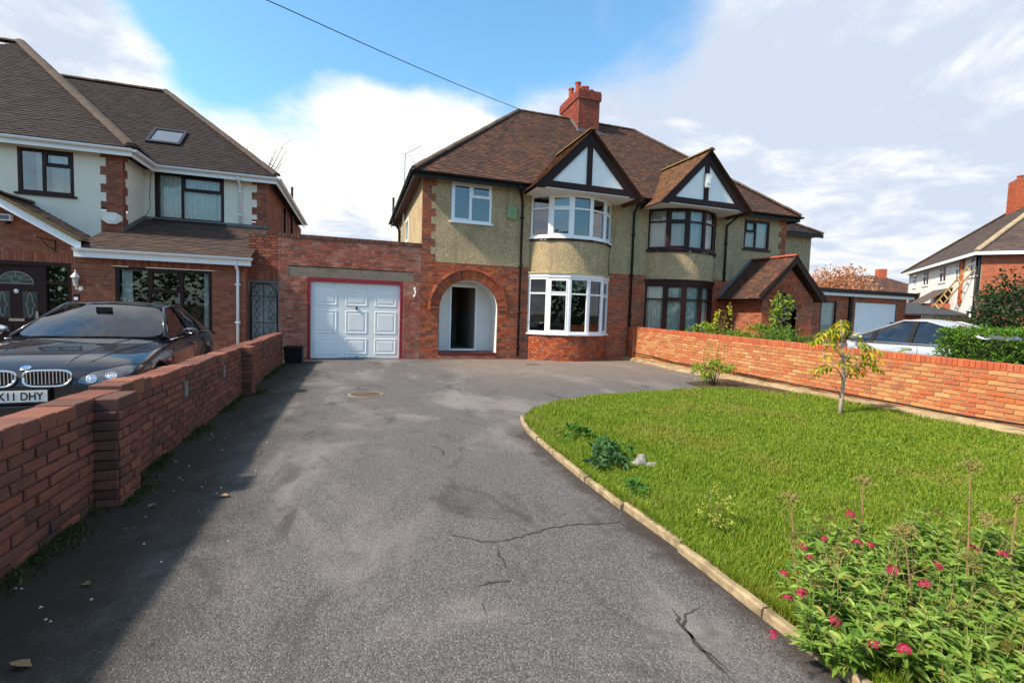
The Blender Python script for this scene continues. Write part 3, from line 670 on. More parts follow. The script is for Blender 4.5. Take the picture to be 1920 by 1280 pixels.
hl.face([(X0, Y0, fz), (X0, Y1, fz), (X0, Y1, 2.4), (X0, Y0, 2.4)]); hl.face([(X1, Y1, fz), (X1, Y0, fz), (X1, Y0, 2.4), (X1, Y1, 2.4)]); hl.face([(X0, Y1, fz), (X1, Y1, fz), (X1, Y1, 2.4), (X0, Y1, 2.4)])
hl.face([(X0, Y0, fz), (X1, Y0, fz), (X1, Y1, fz), (X0, Y1, fz)]); hl.face([(X0, Y0, 2.4), (X1, Y0, 2.4), (X1, Y1, 2.4), (X0, Y1, 2.4)]); hl.build('hall_interior', mat_plain('dim_hall', '8d867a', .9, .2, 2), hs)
ld = MB(); u = V((.16, .987, 0)).normalized(); O = V((d0-.028, yb+.075, 0))
ld.ob(O, u, 0, .76, -.045, 0, fz+.07, 2.26)
for (a, b, c, d) in ((.12, .64, 1.35, 2.1), (.12, .64, .38, 1.1)): ld.ob(O, u, a, b, .0, .012, c, d)
door = ld.build('door', WHITE, hs)
MB().ob(O, u, .62, .69, .0, .045, 1.08, 1.30).build('handle', ALU, door); MB().ob(O, u, .25, .5, .0, .014, 1.18, 1.25).build('letter_plate', ALU, door)
for z in (.35, 1.2, 2.05): MB().ob(O, u, -.02, .03, .0, .02, z, z+.1).build('hinge', ALU, door)
# alarm box, downpipe, aerial
al = thing('alarm_box', 'faded green alarm box on the pebbledash wall beside the white bow window', 'alarm box', (4.63, F, 4.4))
MB().prism([(-.15, 4.44), (.15, 4.42), (.15, 4.8), (.06, 4.84), (-.15, 4.84)], (4.63, F-.016, 0), (1, 0, 0), 0, .08).build('case', mat_plain('green_box', '8a9c72', .6, .15, 6), al)
MB().ob((4.63, F-.016, 0), (1, 0, 0), -.11, .11, .08, .088, 4.5, 4.78).build('cover', mat_plain('green_cover', '7f9a78', .6, .1, 6), al)
MB().lathe([(.014, 0), (.014, .01)], (4.66, F-.11, 4.64), 8, axis=(0, -1, 0)).build('lamp', BLACK, al)
pipe(hs, [(4.76, 14.06, 5.42), (4.76, 14.08, 5.3), (4.95, F-.06, 5.12), (4.98, F-.06, 4.95), (4.98, F-.06, .08)], BLACK, .036, (4.5, 3.0, 1.5, .4))
pipe(hs, [(9.0, 14.06, 5.42), (9.02, 14.1, 5.28), (9.05, F-.06, 5.05), (9.05, F-.06, 4.9), (9.05, F-.06, .08)], BLACK, .04, (4.3, 2.9, 1.5, .4))
pipe(hs, [(1.5, 21.5, 6.3), (1.5, 21.5, 5.3), (1.78, 21.5, 4.9), (1.78, 21.5, 3.0)], BLACK, .05, name='soil_pipe')
cn = MB().box(8.47, 9.43, 18.0, 19.75, 8.2, 10.3).build('chimney_stack', MORT, rfA) if False else None
ch = thing('chimney', 'red brick chimney stack with clay pots astride the shared ridge', 'chimney', (8.95, 18.85, 8.6))
c0, c1, y0, y1 = 8.47, 9.43, 18.0, 19.75
cs_ = MB().box(c0, c1, y0, y1, 8.2, 10.62).build('stack', MORT, ch)
for (O, u, L) in (((c0, y0, 0), (1, 0, 0), c1-c0), ((c0, y1, 0), (0, -1, 0), y1-y0), ((c1, y0, 0), (0, 1, 0), y1-y0)):
    brickwork(cs_, straight(O, u), L, 8.3, 10.25, BRK['chim'], seed=31, backing=False, nind=100 if u[0] else 60)
for dz, e in ((10.25, .05), (10.55, .03)):
    cb = MB().box(c0-e, c1+e, y0-e, y1+e, dz+.001, dz+(.299 if e > .04 else .075)).build('cap_course', MORT, ch)
    for (O, u, L) in (((c0-e, y0-e, 0), (1, 0, 0), c1-c0+2*e), ((c0-e, y1+e, 0), (0, -1, 0), y1-y0+2*e), ((c1+e, y0-e, 0), (0, 1, 0), y1-y0+2*e)):
        brickwork(cb, straight(O, u), L, dz, dz+(.3 if e > .04 else .075), BRK['chim'], seed=33, backing=False, nind=20)
for (x, y, hh, r) in ((8.68, 18.55, .42, .115), (8.72, 19.3, .5, .115), (9.2, 18.4, .12, .12), (9.2, 18.85, .46, .115), (9.16, 19.4, .2, .12), (8.72, 18.2, .1, .11)):
    pt = MB().lathe([(r*1.1, 10.6), (r*1.1, 10.66), (r, 10.68), (r*.92, 10.62+hh), (r*1.12, 10.64+hh), (r*1.12, 10.7+hh), (r*.7, 10.7+hh), (r*.65, 10.6+hh)], (x, y, 0), 14).build('chimney_pot', TERRA, ch, smooth=False)
fl = MB(); zr = lambda y: EV+(y-14.1)*PT
for i in range(7):
    y = 17.95+i*.125; fl.box(c0-.022, c0-.002, y, y+.13, zr(y)-.1, zr(y)+.2)
fl.box(c0-.05, c1+.05, 17.83, 17.99, zr(17.83)-.02, zr(17.83)+.16); fl.build('flashing', GREYP, ch)
ae = thing('tv_aerial', 'thin television aerial on a tall mast beside the hipped roof', 'aerial', (1.75, 19.5, 3.4))
MB().tube([(1.74, 19.5, 3.4), (1.78, 19.5, 7.62)], .02, 8).build('mast', ALU, ae)
MB().tube([(1.78, 19.5, 7.58), (2.35, 19.1, 7.86)], .012, 6).build('boom', ALU, ae)
for i in range(5):
    p = V((1.78, 19.5, 7.58)); q = p+V((.14+.1*i, -.1-.07*i, -.1-.11*i)); MB().tube([q-V((.05+.02*i, .06, .0)), q+V((.12, .05+.02*i, .05))], .006, 5).build('element', ALU, ae)
MB().tube([(1.8, 19.5, 7.5), (2.45, 19.0, 6.95)], .01, 6).build('lower_boom', ALU, ae)
# ---------- garage
gr_ = thing('garage', 'flat-roofed red brick garage with white panelled up-and-over door', 'garage', (0, F, 0))
gw = straight((-2.02, F, 0), (1, 0, 0)); GL = HX0+2.02; gd0, gd1, gdz = -1.21+2.02, 1.25+2.02, 2.2
wl = MB().box(-1.99, HX0-.03, F+.08, F+.2, 2.45, 3.3).build('front_wall', MORT, gr_)
brickwork(wl, gw, GL, -.02, 3.35, BRK['garage'], cut=lambda z: ([(gd0-.08, gd1+.08)] if z < 2.31 else [])+([(.25, 3.66)] if 2.31 < z < 2.58 else []), nind=300, seed=41)
brickwork(wl, straight((-2.02, F-.012, 0), (1, 0, 0)), GL-.0, 3.35, 3.46, BRK['bwall'], bond='header', course=.11, BL=.075, nind=0, seed=42, mortar=MORTD, name='coping_brick')
MB().box(-2.02, HX0, F-.005, F+.22, 3.46, 3.468).build('coping_top', MORTD, gr_)
MB().ob((-2.02, F, 0), (1, 0, 0), .252, 3.658, -.1, .004, 2.31, 2.58).build('lintel', CONC, gr_)
MB().box(-2.0, HX0-.01, F+.2, 21, 3.2, 3.24).build('flat_roof', GREYP, gr_)
sd = MB(); sd.face([(-2.02, 21, 0), (-2.02, F, 0), (-2.02, F, 3.4), (-2.02, 21, 3.4)]); sd.face([(-2.02, F+.21, 3.1), (HX0, F+.21, 3.1), (HX0, F+.21, 3.46), (-2.02, F+.21, 3.46)][::-1]); sd.build('side_wall', BRK['garage'], gr_)
gf = MB(); O = (-2.02, F, 0); gf.ob(O, (1, 0, 0), gd0-.08, gd0, -.14, .006, 0, 2.31); gf.ob(O, (1, 0, 0), gd1, gd1+.08, -.14, .006, 0, 2.31); gf.ob(O, (1, 0, 0), gd0, gd1, -.14, .006, gdz, 2.308); gf.build('door_frame', RED, gr_)
m_gd, t, b = newmat('garage_door_paint'); P = pos(t); s = nd(t, 'ShaderNodeSeparateXYZ', i_0=P)
c = mixc(t, mth(t, 'MULTIPLY', mrange(t, noise(t, P, 3, 6, .6), .5, .75), .3), lin('e6e6e3'), lin('c4c2bc'))
lo = mth(t, 'MULTIPLY_ADD', noise(t, P, 16, 5, .7), .22, mth(t, 'MULTIPLY', s.outputs[2], -1.))
c = mixc(t, mth(t, 'MULTIPLY', mrange(t, lo, .035, .075), mrange(t, mth(t, 'ABSOLUTE', mth(t, 'SUBTRACT', s.outputs[0], .1)), .75, .3)), c, lin('6f9aa6'))
t.links.new(c, b.inputs['Base Color']); b.inputs['Roughness'].default_value = .45
gdm = MB(); gdm.ob(O, (1, 0, 0), gd0, gd1, -.11, -.08, .02, gdz); W = (gd1-gd0)
door = gdm.build('garage_door', m_gd, gr_)
cw = [(.09, .70), (.93, 1.53), (1.74, 2.36)]; rw_ = [(.14, .60), (.74, 1.40), (1.54, 2.08)]
for a, b_ in cw:
    for c_, d_ in rw_:
        m = MB(); a0, a1 = gd0+a, gd0+b_
        U = V((1, 0, 0)); n = V((0, -1, 0)); Pp = lambda p, d, z: V(O)+U*p+n*d+V((0, 0, z))
        def ringf(e0, h0, e1, h1):
            q0 = [(a0+e0, c_+e0), (a1-e0, c_+e0), (a1-e0, d_-e0), (a0+e0, d_-e0)]; q1 = [(a0+e1, c_+e1), (a1-e1, c_+e1), (a1-e1, d_-e1), (a0+e1, d_-e1)]
            for i in range(4):
                j = (i+1) % 4; m.face([Pp(q0[i][0], h0, q0[i][1]), Pp(q0[j][0], h0, q0[j][1]), Pp(q1[j][0], h1, q1[j][1]), Pp(q1[i][0], h1, q1[i][1])])
            return q1, h1
        ringf(0, -.0795, .012, -.07); ringf(.012, -.07, .03, -.07); ringf(.03, -.07, .05, -.079); q, h1 = ringf(.05, -.079, .1, -.071)
        m.face([Pp(x, h1, z) for x, z in q]); m.build('panel', m_gd, door)
MB().ob(O, (1, 0, 0), gd0+1.21, gd0+1.25, -.08, -.04, 1.44, 1.52).build('lock_handle', BLACKM, door)
cl = thing('coach_lamp_bracket', 'small cream lamp bracket on the brick between garage door and arch', 'lamp', (1.68, F, 1.85))
MB().tube([(1.66, F-.01, 1.86), (1.67, F-.07, 1.9), (1.69, F-.09, 2.0), (1.67, F-.06, 2.08)], .022, 7).build('arm', WPAINT, cl)
MB().lathe([(.04, 0), (.035, .02)], (1.66, F, 1.9), 10, axis=(0, -1, 0)).build('back_plate', WPAINT, cl)
MB().lathe([(.012, 2.06), (.035, 2.09), (.03, 2.12), (.01, 2.15)], (1.67, F-.06, 0), 10).build('lamp_holder', WPAINT, cl)
bn = thing('planter_box', 'low black square plastic tub between brick wall end and garage', 'tub', (-1.55, 13.42, 0))
bo = MB()
for k, (e, z) in enumerate(((.20, .0), (.225, .38), (.24, .38), (.24, .43), (.2, .43), (.19, .12))): bo.vs([(-1.53+sx*e, 13.62+sy*e, z) for sx, sy in ((-1, -1), (1, -1), (1, 1), (-1, 1))])
for k in range(5):
    for i in range(4): bo.f.append((k*4+i, k*4+(i+1) % 4, k*4+4+(i+1) % 4, k*4+4+i)); bo.m.append(0)
bo.f += [(3, 2, 1, 0), (20, 21, 22, 23)]; bo.m += [0, 0]; bo.build('tub_shell', BLACK, bn)
MB().face([(-1.53-.19, 13.62-.19, .36), (-1.53+.19, 13.62-.19, .36), (-1.53+.19, 13.62+.19, .36), (-1.53-.19, 13.62+.19, .36)]).build('tub_soil', SOIL, bn)
# ================================================================== right half of the pair
hb = thing('semi_detached_house', 'semi-detached house with dark brown bow windows and net curtains, gabled brick porch', 'house', (12, F, 0))
bayB = (CXB-1.44-PX, CXB+1.44-PX); fb_ = straight((PX, F, 0), (1, 0, 0)); LB = HX1-PX
wlb = MB().box(PX+.3, PX+.4, F+.05, F+.1, .1, .2).build('front_wall', MORT, hb)
brickwork(wlb, fb_, bayB[0], -.02, 2.95, BRK['house'], nind=60, seed=51)
brickwork(wlb, straight((PX+bayB[1], F, 0), (1, 0, 0)), LB-bayB[1], -.02, 2.95, BRK['house'], nind=40, seed=52)
wallsheet(hb, fb_, bayB[0], 2.95, 5.42, PEB, name='pebbledash_wall', off=.016)
O2 = PX+bayB[1]; wB = (13.84-O2, 15.06-O2)
def qwb(z): return .40 if int((z-2.95)/.225+.01) % 2 == 0 else .26
wallsheet(hb, straight((O2, F, 0), (1, 0, 0)), HX1-O2, 2.95, 5.42, PEB, cut=lambda z: [(HX1-O2-qwb(z), 9)]+([wB] if 4.19 < z < 5.27 else []), name='pebbledash_wall', off=.016)
qn = MB().box(HX1-.2, HX1-.1, F+.05, F+.1, 3.1, 3.2).build('quoin', MORT, hb)
brickwork(qn, straight((HX1-.5, F, 0), (1, 0, 0)), .5, 2.95, 5.42, BRK['house'], keep=lambda z: [(.5-qwb(z), .5)], seed=53)
MB().face([(HX1, F, 0), (HX1, BK, 0), (HX1, BK, 5.42), (HX1, F, 5.42)]).build('side_wall', PEB, hb)
shell(hb, PX, HX1, False)
window(hb, (13.84, F-.005, 0), (1, 0, 0), 1.22, 4.19, 5.27, [(.45, [(.62, False), (.38, True)]), (.55, [(1, False)])], BROWNF, GLASS, sill=.07, t=.075, inset=-.01, curtain=[(.06, 1.16)])
bay(hb, CXB, BROWNF, GLASS, GLASS, True, (.88, 2.8), (3.86, 5.235), .16, 61)
gable(hb, CXB, 'b'); rfB = half_roof(hb, HX1, PX, False)
pipe(hb, [(13.2, 14.06, 5.42), (13.2, 14.1, 5.25), (13.0, F-.06, 4.95), (13.0, F-.06, 4.8), (13.0, F-.06, 2.9)], BLACK, .036, (4.3, 3.2))
MB().box(12.35, 12.65, 14.6, 14.62, 0, .1)
sk = MB(); sk.ob((12.6, 16.2, 0), (1, 0, 0), 0, .5, 0, .03, zr(16.2)+.1, zr(16.2)+.14); sk.build('roof_vent', GREYP, hb)
ab = thing('alarm_box', 'white alarm box on the king post of the brown-framed gable', 'alarm box', (CXB, 13.28, 5.9))
MB().prism([(-.1, 5.86), (.1, 5.86), (.12, 5.95), (.1, 6.3), (-.1, 6.3), (-.12, 5.95)], (CXB, 13.312, 0), (1, 0, 0), 0, .09).build('case', WPAINT, ab)
MB().prism([(-.07, 5.98), (.07, 5.98), (.06, 6.2), (-.06, 6.2)], (CXB, 13.312, 0), (1, 0, 0), .09, .1).build('cover', WHITE, ab)
# gabled porch
px0, px1, pxc, pY, pzr, pze = 12.98, 15.7, 14.34, 12.62, 3.74, 2.34
pw = MB().box(px0+.2, px0+.25, pY+.3, pY+.4, .2, .3).build('porch_wall', MORT, hb); psl = (pzr-pze)/(pxc-px0+.15)
ac, arr, asp = 14.2, .56, 1.95
def pcut(z):
    c = []
    if z < asp: c.append((ac-arr-px0-.22, ac+arr-px0-.22))
    elif z-asp < arr+.2: ww = math.sqrt((arr+.2)**2-(z-asp)**2); c.append((ac-ww-px0-.22, ac+ww-px0-.22))
    if z > 2.3: t_ = (z-2.3)/psl; c += [(-1, t_-.02), (px1-px0-.44-t_+.02, 9)]
    return c
brickwork(pw, straight((px0+.22, pY+.14, 0), (1, 0, 0)), px1-px0-.44, .1, 3.55, BRK['house'], cut=pcut, nind=150, seed=54)
brickwork(pw, straight((px0+.22, F, 0), (0, -1, 0)), F-pY-.14, .1, 2.3, BRK['house'], nind=40, seed=55)
MB().face([(px1-.22, pY+.14, 0), (px1-.22, F, 0), (px1-.22, F, 2.4), (px1-.22, pY+.14, 2.4)]).build('porch_side', BRK['house'], hb)
n = 24
for i in range(n):
    a0, a1 = math.pi*(i+.06)/n, math.pi*(i+.94)/n; m = MB(); P = lambda r, a, d: (ac+r*math.cos(a), pY+.14-d, asp+r*math.sin(a))
    m.hexa([P(arr, a1, .02), P(arr, a0, .02), P(arr, a0, -.1), P(arr, a1, -.1), P(arr+.2, a1, .02), P(arr+.2, a0, .02), P(arr+.2, a0, -.1), P(arr+.2, a1, -.1)]); m.build('voussoir', BRK['house'], pw)
dd = MB(); A = [(ac+arr*math.cos(math.pi*i/16), asp+arr*math.sin(math.pi*i/16)) for i in range(17)]
dd.face([(ac+arr, pY+.3, .1)]+[(a, pY+.3, z) for a, z in A]+[(ac-arr, pY+.3, .1)]); dw = dd.build('porch_door', BROWNF, hb)
for s in (-1, 1):
    q = [(ac+s*.06, pY+.292, .9), (ac+s*.42, pY+.292, .9), (ac+s*.42, pY+.292, 2.1), (ac+s*.06, pY+.292, 2.35)]; MB().face(q if s > 0 else q[::-1]).build('pane', GLASS, dw)
    MB().box(ac+s*.03-.015, ac+s*.03+.015, pY+.27, pY+.3, .2, 2.48).build('rail', BROWNF, dw)
rv = MB()
for (a, z), (b, y) in zip(A, A[1:]): rv.face([(a, pY+.14, z), (a, pY+.3, z), (b, pY+.3, y), (b, pY+.14, y)])
rv.build('arch_reveal', MORT, pw)
prf = MB()
for s in (-1, 1): q = [(pxc+s*1.52, pY-.1, pze-.12), (pxc, pY-.1, pzr), (pxc, F, pzr), (pxc+s*1.52, F, pze-.12)]; prf.face(q if s > 0 else q[::-1])
pr_ = prf.build('porch_roof', TILE, hb)
pv = V((1.52, 0, pzr-pze+.12)).normalized(); pL = math.hypot(1.52, pzr-pze+.12)
tiling(pr_, (pxc-1.52, pY-.12, pze-.10), (0, 1, 0), pv, lambda y: [(0, F-pY+.1)], pL-.02, TILE, nind=150, seed=71)
tiling(pr_, (pxc+1.52, pY-.12, pze-.10), (0, 1, 0), V((-pv.x, 0, pv.z)), lambda y: [(0, F-pY+.1)], pL-.02, TILE, seed=72)
ridge(pr_, (pxc, pY-.14, pzr+.03), (pxc, F, pzr+.03), TERRA, r=.1)
for s in (-1, 1):
    q = [(s*1.52, pze-.14), (s*1.52, pze+.02), (0, pzr-.01), (0, pzr-.24), (s*1.32, pze-.14)]
    MB().prism(q if s < 0 else q[::-1], (pxc, pY-.07, 0), (1, 0, 0), 0, .035).build('bargeboard', BROWN, hb)
gutter(hb, (pxc-1.58, F, pze-.1), (pxc-1.58, pY-.1, pze-.1), BLACK, .05)
fl2 = MB(); fl2.bar((pxc-1.5, F-.02, pze-.02), (pxc, F-.02, pzr+.1), .02, .14, up=(0, -.0, 1)); fl2.build('flashing', GREYP, hb)
MB().face([(12.5, F-.002, .3), (12.95, F-.002, .3), (12.95, F-.002, 2.2), (12.5, F-.002, 2.2)]).build('side_door', BROWNF, hb)
# set-back wing and flat-roofed garage on the far side
ex = thing('house_extension', 'set-back pebbledashed wing with low hipped roof beside the brown-windowed house', 'house wing', (17.3, 15.7, 0))
eY, ex1, ez = 15.7, 18.72, 5.25
wallsheet(ex, straight((HX1+.02, eY, 0), (1, 0, 0)), ex1-HX1-.02, 0, ez, PEB, cut=lambda z: [(.35, 1.0)] if 4 < z < 5 else [], name='front_wall')
window(ex, (HX1+.37, eY, 0), (1, 0, 0), .65, 4., 5., [(1, [(1, False)])], BROWNF, GLASS, sill=.06, curtain=[(.05, .6)])
MB().face([(ex1, eY, 0), (ex1, 22, 0), (ex1, 22, ez), (ex1, eY, ez)]).build('side_wall', BRK['house'], ex)
er = MB(); e1 = ex1+.3; er.face([(HX1, eY-.3, ez), (e1, eY-.3, ez), (e1-2.4, eY+2.1, ez+1.55), (HX1, eY+2.1, ez+1.55)]); er.face([(e1, eY-.3, ez), (e1, 22.3, ez), (e1-2.4, 20, ez+1.55), (e1-2.4, eY+2.1, ez+1.55)]); er.face([(HX1, eY+2.1, ez+1.55), (e1-2.4, eY+2.1, ez+1.55), (e1-2.4, 20, ez+1.55), (HX1, 20, ez+1.55)]); er.face([(HX1, eY-.3, ez-.06), (HX1, 22.3, ez-.06), (e1, 22.3, ez-.06), (e1, eY-.3, ez-.06)])
ero = er.build('roof', TILE, ex); ev = V((0, 2.4, 1.55)).normalized()
tiling(ero, (HX1, eY-.32, ez+.01), (1, 0, 0), ev, lambda y: [(0, e1-HX1-y*ev.y)], math.hypot(2.4, 1.55), TILEL, seed=73)
ridge(ero, (e1, eY-.32, ez+.05), (e1-2.4, eY+2.1, ez+1.58), RIDGE, r=.1)
MB().box(HX1, e1, eY-.32, eY-.29, ez-.14, ez-.0).build('fascia', BLACK, ex)
gg = thing('flat_roof_garage', 'low flat-roofed brick garage with white door beside the gabled porch', 'garage', (20.5, F, .1))
GX0, GX1, gz = 16.0, 23.0, 2.9
gw2 = MB().box(GX0+.1, GX1-.1, F+.4, F+.5, .3, 2.5).build('front_wall', MORT, gg)
brickwork(gw2, straight((GX0, F+.02, 0), (1, 0, 0)), GX1-GX0, .1, 2.62, BRK['house'], cut=lambda z: ([(19.97-GX0, 22.45-GX0)] if z < 2.42 else [])+([(18.0-GX0, 18.9-GX0)] if 1. < z < 2.4 else []), nind=100, seed=75)
window(gg, (18.0, F+.02, 0), (1, 0, 0), .9, 1., 2.4, [(1, [(1, False)])], BROWNF, GLASS, sill=.05, curtain=[(.05, .85)])
MB().box(GX0, GX1+.25, F-.25, 20, 2.74, gz).build('flat_roof', BLACK, gg); MB().box(GX0, GX1+.2, F-.2, F+.02, 2.62, 2.738).build('soffit_board', WPAINT, gg)
MB().box(19.55, 19.72, F-.06, F+.01, .12, 2.62).build('post', BLACK, gg); MB().face([(GX1, F, 0), (GX1, 20, 0), (GX1, 20, 2.7), (GX1, F, 2.7)]).build('side_wall', BRK['house'], gg)
gdr = MB().box(19.98, 22.44, F+.05, F+.09, .14, 2.41).build('garage_door', WHITE, gg)
for i in range(3):
    for (c_, d_) in ((1.72, 2.3), (.95, 1.6), (.25, .83)):
        x0_ = 20.1+i*.79; m = MB(); y_ = F+.049
        m.face([(x0_, y_, c_), (x0_+.66, y_, c_), (x0_+.6, y_+.025, c_+.06), (x0_+.06, y_+.025, c_+.06)]); m.face([(x0_+.66, y_, c_), (x0_+.66, y_, d_), (x0_+.6, y_+.025, d_-.06), (x0_+.6, y_+.025, c_+.06)])
        m.face([(x0_+.66, y_, d_), (x0_, y_, d_), (x0_+.06, y_+.025, d_-.06), (x0_+.6, y_+.025, d_-.06)]); m.face([(x0_, y_, d_), (x0_, y_, c_), (x0_+.06, y_+.025, c_+.06), (x0_+.06, y_+.025, d_-.06)])
        m.box(x0_+.07, x0_+.59, y_-.012, y_+.01, c_+.07, d_-.07); m.build('panel', WHITE, gdr)
# ================================================================== detached house on the left
hl_ = thing('detached_house', 'cream rendered house with dark brown windows, brick quoins and brown tiled roof', 'house', (-6, 14.2, 0))
WY, MY, EY = 15.3, 16.7, 14.2                         # wing front, main front, ground-floor extension front
WXR, MXR, EXR = -5.88, -2.65, -2.78; LZ = 5.32
def q3(z): return int((z-3.4)/.225+.01) % 2 == 0
wx0 = -13.
wallsheet(hl_, straight((wx0, WY, 0), (1, 0, 0)), WXR-wx0, 2.4, LZ, CREAM, cut=lambda z: [(WXR-wx0-(.46 if q3(z) else .34), 9)]+([(-8.02-wx0, -6.89-wx0)] if 4.1 < z < 5.2 else []), name='wing_front_wall', off=.014)
wallsheet(hl_, straight((WXR, WY, 0), (0, 1, 0)), MY-WY, 2.4, LZ, CREAM, cut=lambda z: [(-1, .3 if q3(z) else .18)], name='wing_return_wall', off=.014)
wallsheet(hl_, straight((WXR, MY, 0), (1, 0, 0)), MXR-WXR, 2.9, LZ, CREAM, cut=lambda z: [(MXR-WXR-(.44 if q3(z) else .3), 9)]+([(-5.62-WXR, -3.84-WXR)] if 3.9 < z < 5.27 else []), name='main_front_wall', off=.014)
for (O, u, L, kp, nm) in (((WXR-.5, WY, 0), (1, 0, 0), .5, lambda z: [(.04 if q3(z) else .16, .5)], 61), ((WXR, WY, 0), (0, 1, 0), .5, lambda z: [(0, .3 if q3(z) else .18)], 62), ((MXR-.5, MY, 0), (1, 0, 0), .5, lambda z: [(.06 if q3(z) else .2, .5)], 63)):
    qn = MB().ob(O, u, .2, .25, -.1, -.05, 3.5, 3.6).build('quoin', MORT, hl_)
    brickwork(qn, straight(O, u), L, 2.6, LZ, BRK['left'], keep=kp, seed=nm, proud=.014, nind=70 if nm != 62 else 30)
sdw = MB().box(MXR-.2, MXR-.1, 20, 20.1, 3, 3.1).build('side_wall', MORT, hl_)
brickwork(sdw, straight((MXR, MY, 0), (0, 1, 0)), 9.4, 0, LZ, BRK['left'], seed=64)
window(hl_, (-8.02, WY-.005, 0), (1, 0, 0), 1.13, 4.1, 5.2, [(.45, [(1, False)]), (.55, [(.68, False), (.32, True)])], BROWNF, GLASSB, sill=.06, t=.075, inset=-.01, curtain=[(.3, .5), (.62, 1.05)], seed=4)
window(hl_, (-5.62, MY-.005, 0), (1, 0, 0), 1.78, 3.9, 5.27, [(.38, [(1, False)]), (.62, [(.68, False), (.32, True)])], BROWNF, GLASS, sill=.06, t=.08, inset=-.01, curtain=[(.07, 1.71)], seed=5)
# roof
lz = 5.4
def hipface(m, pts): m.face(pts)
rm = MB(); WE, ME, pw_, pm_ = 15.0, 16.4, .882, .845; wex, mex = -5.55, -2.35
A = V((-10.05, 19.5, 9.37)); Bm = V((mex-4.2, ME+4.2, lz+4.2*pm_)); Vl = V((-9.62, ME+4.2, lz+4.2*pm_))
rm.face([(-14.6, WE, lz), (wex, WE, lz), A]); rm.face([(wex, WE, lz), (wex, ME+.02, lz), Vl, A]); rm.face([(wex, ME, lz), (mex, ME, lz), Bm, Vl]); rm.face([(mex, ME, lz), (mex, ME+8.4, lz), Bm])
rm.face([(mex, ME+8.4, lz), (-14.6, ME+8.4, lz), Vl, Bm]); rm.face([(-14.6, ME+8.4, lz), (-14.6, WE, lz), A]); rm.face([A, Vl, (-14.6, ME+8.4, lz)])
sz = lz-.11; rm.face([(-14.6, WE, sz), (-14.6, 24.8, sz), (mex, 24.8, sz), (mex, ME, sz), (wex, ME, sz), (wex, WE, sz)])
lr = rm.build('roof', TILEL, hl_)
def sl(p): return V((0, 1, p)).normalized()
tiling(lr, (-12.5, WE-.03, lz+.012), (1, 0, 0), sl(pw_), lambda y: [(max(0, (y*sl(pw_).y)-2.1), wex+12.5-y*sl(pw_).y)], 4.5*math.hypot(1, pw_), TILEL, nind=300, seed=81)
cw_ = sl(pw_).y
tiling(lr, (wex+.03, WE, lz+.012), (0, 1, 0), V((-1, 0, pw_)).normalized(), lambda y: [(y*cw_, ME-WE+.06+1.044*y*cw_)], 4.4*math.hypot(1, pw_), TILEL, nind=0, seed=82)
cm_ = sl(pm_).y
tiling(lr, (-9.9, ME-.03, lz+.012), (1, 0, 0), sl(pm_), lambda y: [(wex-.02-.958*y*cm_+9.9, mex+9.9-y*cm_)], 4.2*math.hypot(1, pm_), TILEL, nind=0, seed=83)
HIPL = mat_plain('hip_tile_left', '544840', .9, .3, 5, bs=.7, grime='3c332c', gthr=(.42, .66))
ridge(lr, (wex, WE, lz+.06), A+V((0, 0, .05)), HIPL, r=.15, seg=.4); ridge(lr, (mex, ME, lz+.06), Bm+V((0, 0, .05)), HIPL, r=.13, seg=.4); ridge(lr, Bm+V((0, 0, .03)), Vl+V((0, 0, .03)), RIDGE); ridge(lr, A+V((0, 0, .03)), A+V((-1.5, 0, .03)), RIDGE)
fb2 = MB(); fb2.box(-14, wex, WE, WE+.025, lz-.2, lz-.01); fb2.box(wex-.025, wex, WE+.026, ME, lz-.2, lz-.01); fb2.box(wex, mex, ME, ME+.025, lz-.2, lz-.01); fb2.box(mex-.025, mex, ME+.026, 24.8, lz-.2, lz-.01); fb2.build('fascia', WHITE, lr)
gutter(lr, (-14, WE-.07, lz-.03), (wex+.05, WE-.07, lz-.03), WHITE, .065); gutter(lr, (wex+.07, WE-.05, lz-.03), (wex+.07, ME-.05, lz-.03), WHITE, .065); gutter(lr, (wex+.05, ME-.07, lz-.03), (mex+.05, ME-.07, lz-.03), WHITE, .065); gutter(lr, (mex+.07, ME-.1, lz-.03), (mex+.07, 24.8, lz-.03), WHITE, .065)
# roof light
up = sl(pm_); nn = V((0, -up.z, up.y)); c = V((-5.62, 17.75, lz+(17.75-16.4)*pm_))
vx = MB(); Pq = lambda a, v, h: c+V((1, 0, 0))*a+up*v+nn*h
def slab(mb, a0, a1, v0, v1, h0, h1): mb.hexa([Pq(a0, v0, h0), Pq(a1, v0, h0), Pq(a1, v1, h0), Pq(a0, v1, h0), Pq(a0, v0, h1), Pq(a1, v0, h1), Pq(a1, v1, h1), Pq(a0, v1, h1)])
for q in ((-.45, .45, -.5, -.39), (-.45, .45, .41, .5), (-.45, -.37, -.39, .41), (.37, .45, -.39, .41)): slab(vx, *q, .0, .1)
rl = vx.build('roof_light', mat_plain('roof_light_frame', '2b2a2e', .4, .1), lr)
g_ = MB(); slab(g_, -.37, .37, -.39, .41, .05, .07); g_.build('pane', mat_plain('roof_light_glass', '5b636e', .08, .15, 2, spec=.8), rl)
fl = MB(); slab(fl, -.52, .52, -.66, -.5, .015, .03); fl.build('apron_flashing', GREYP, rl)
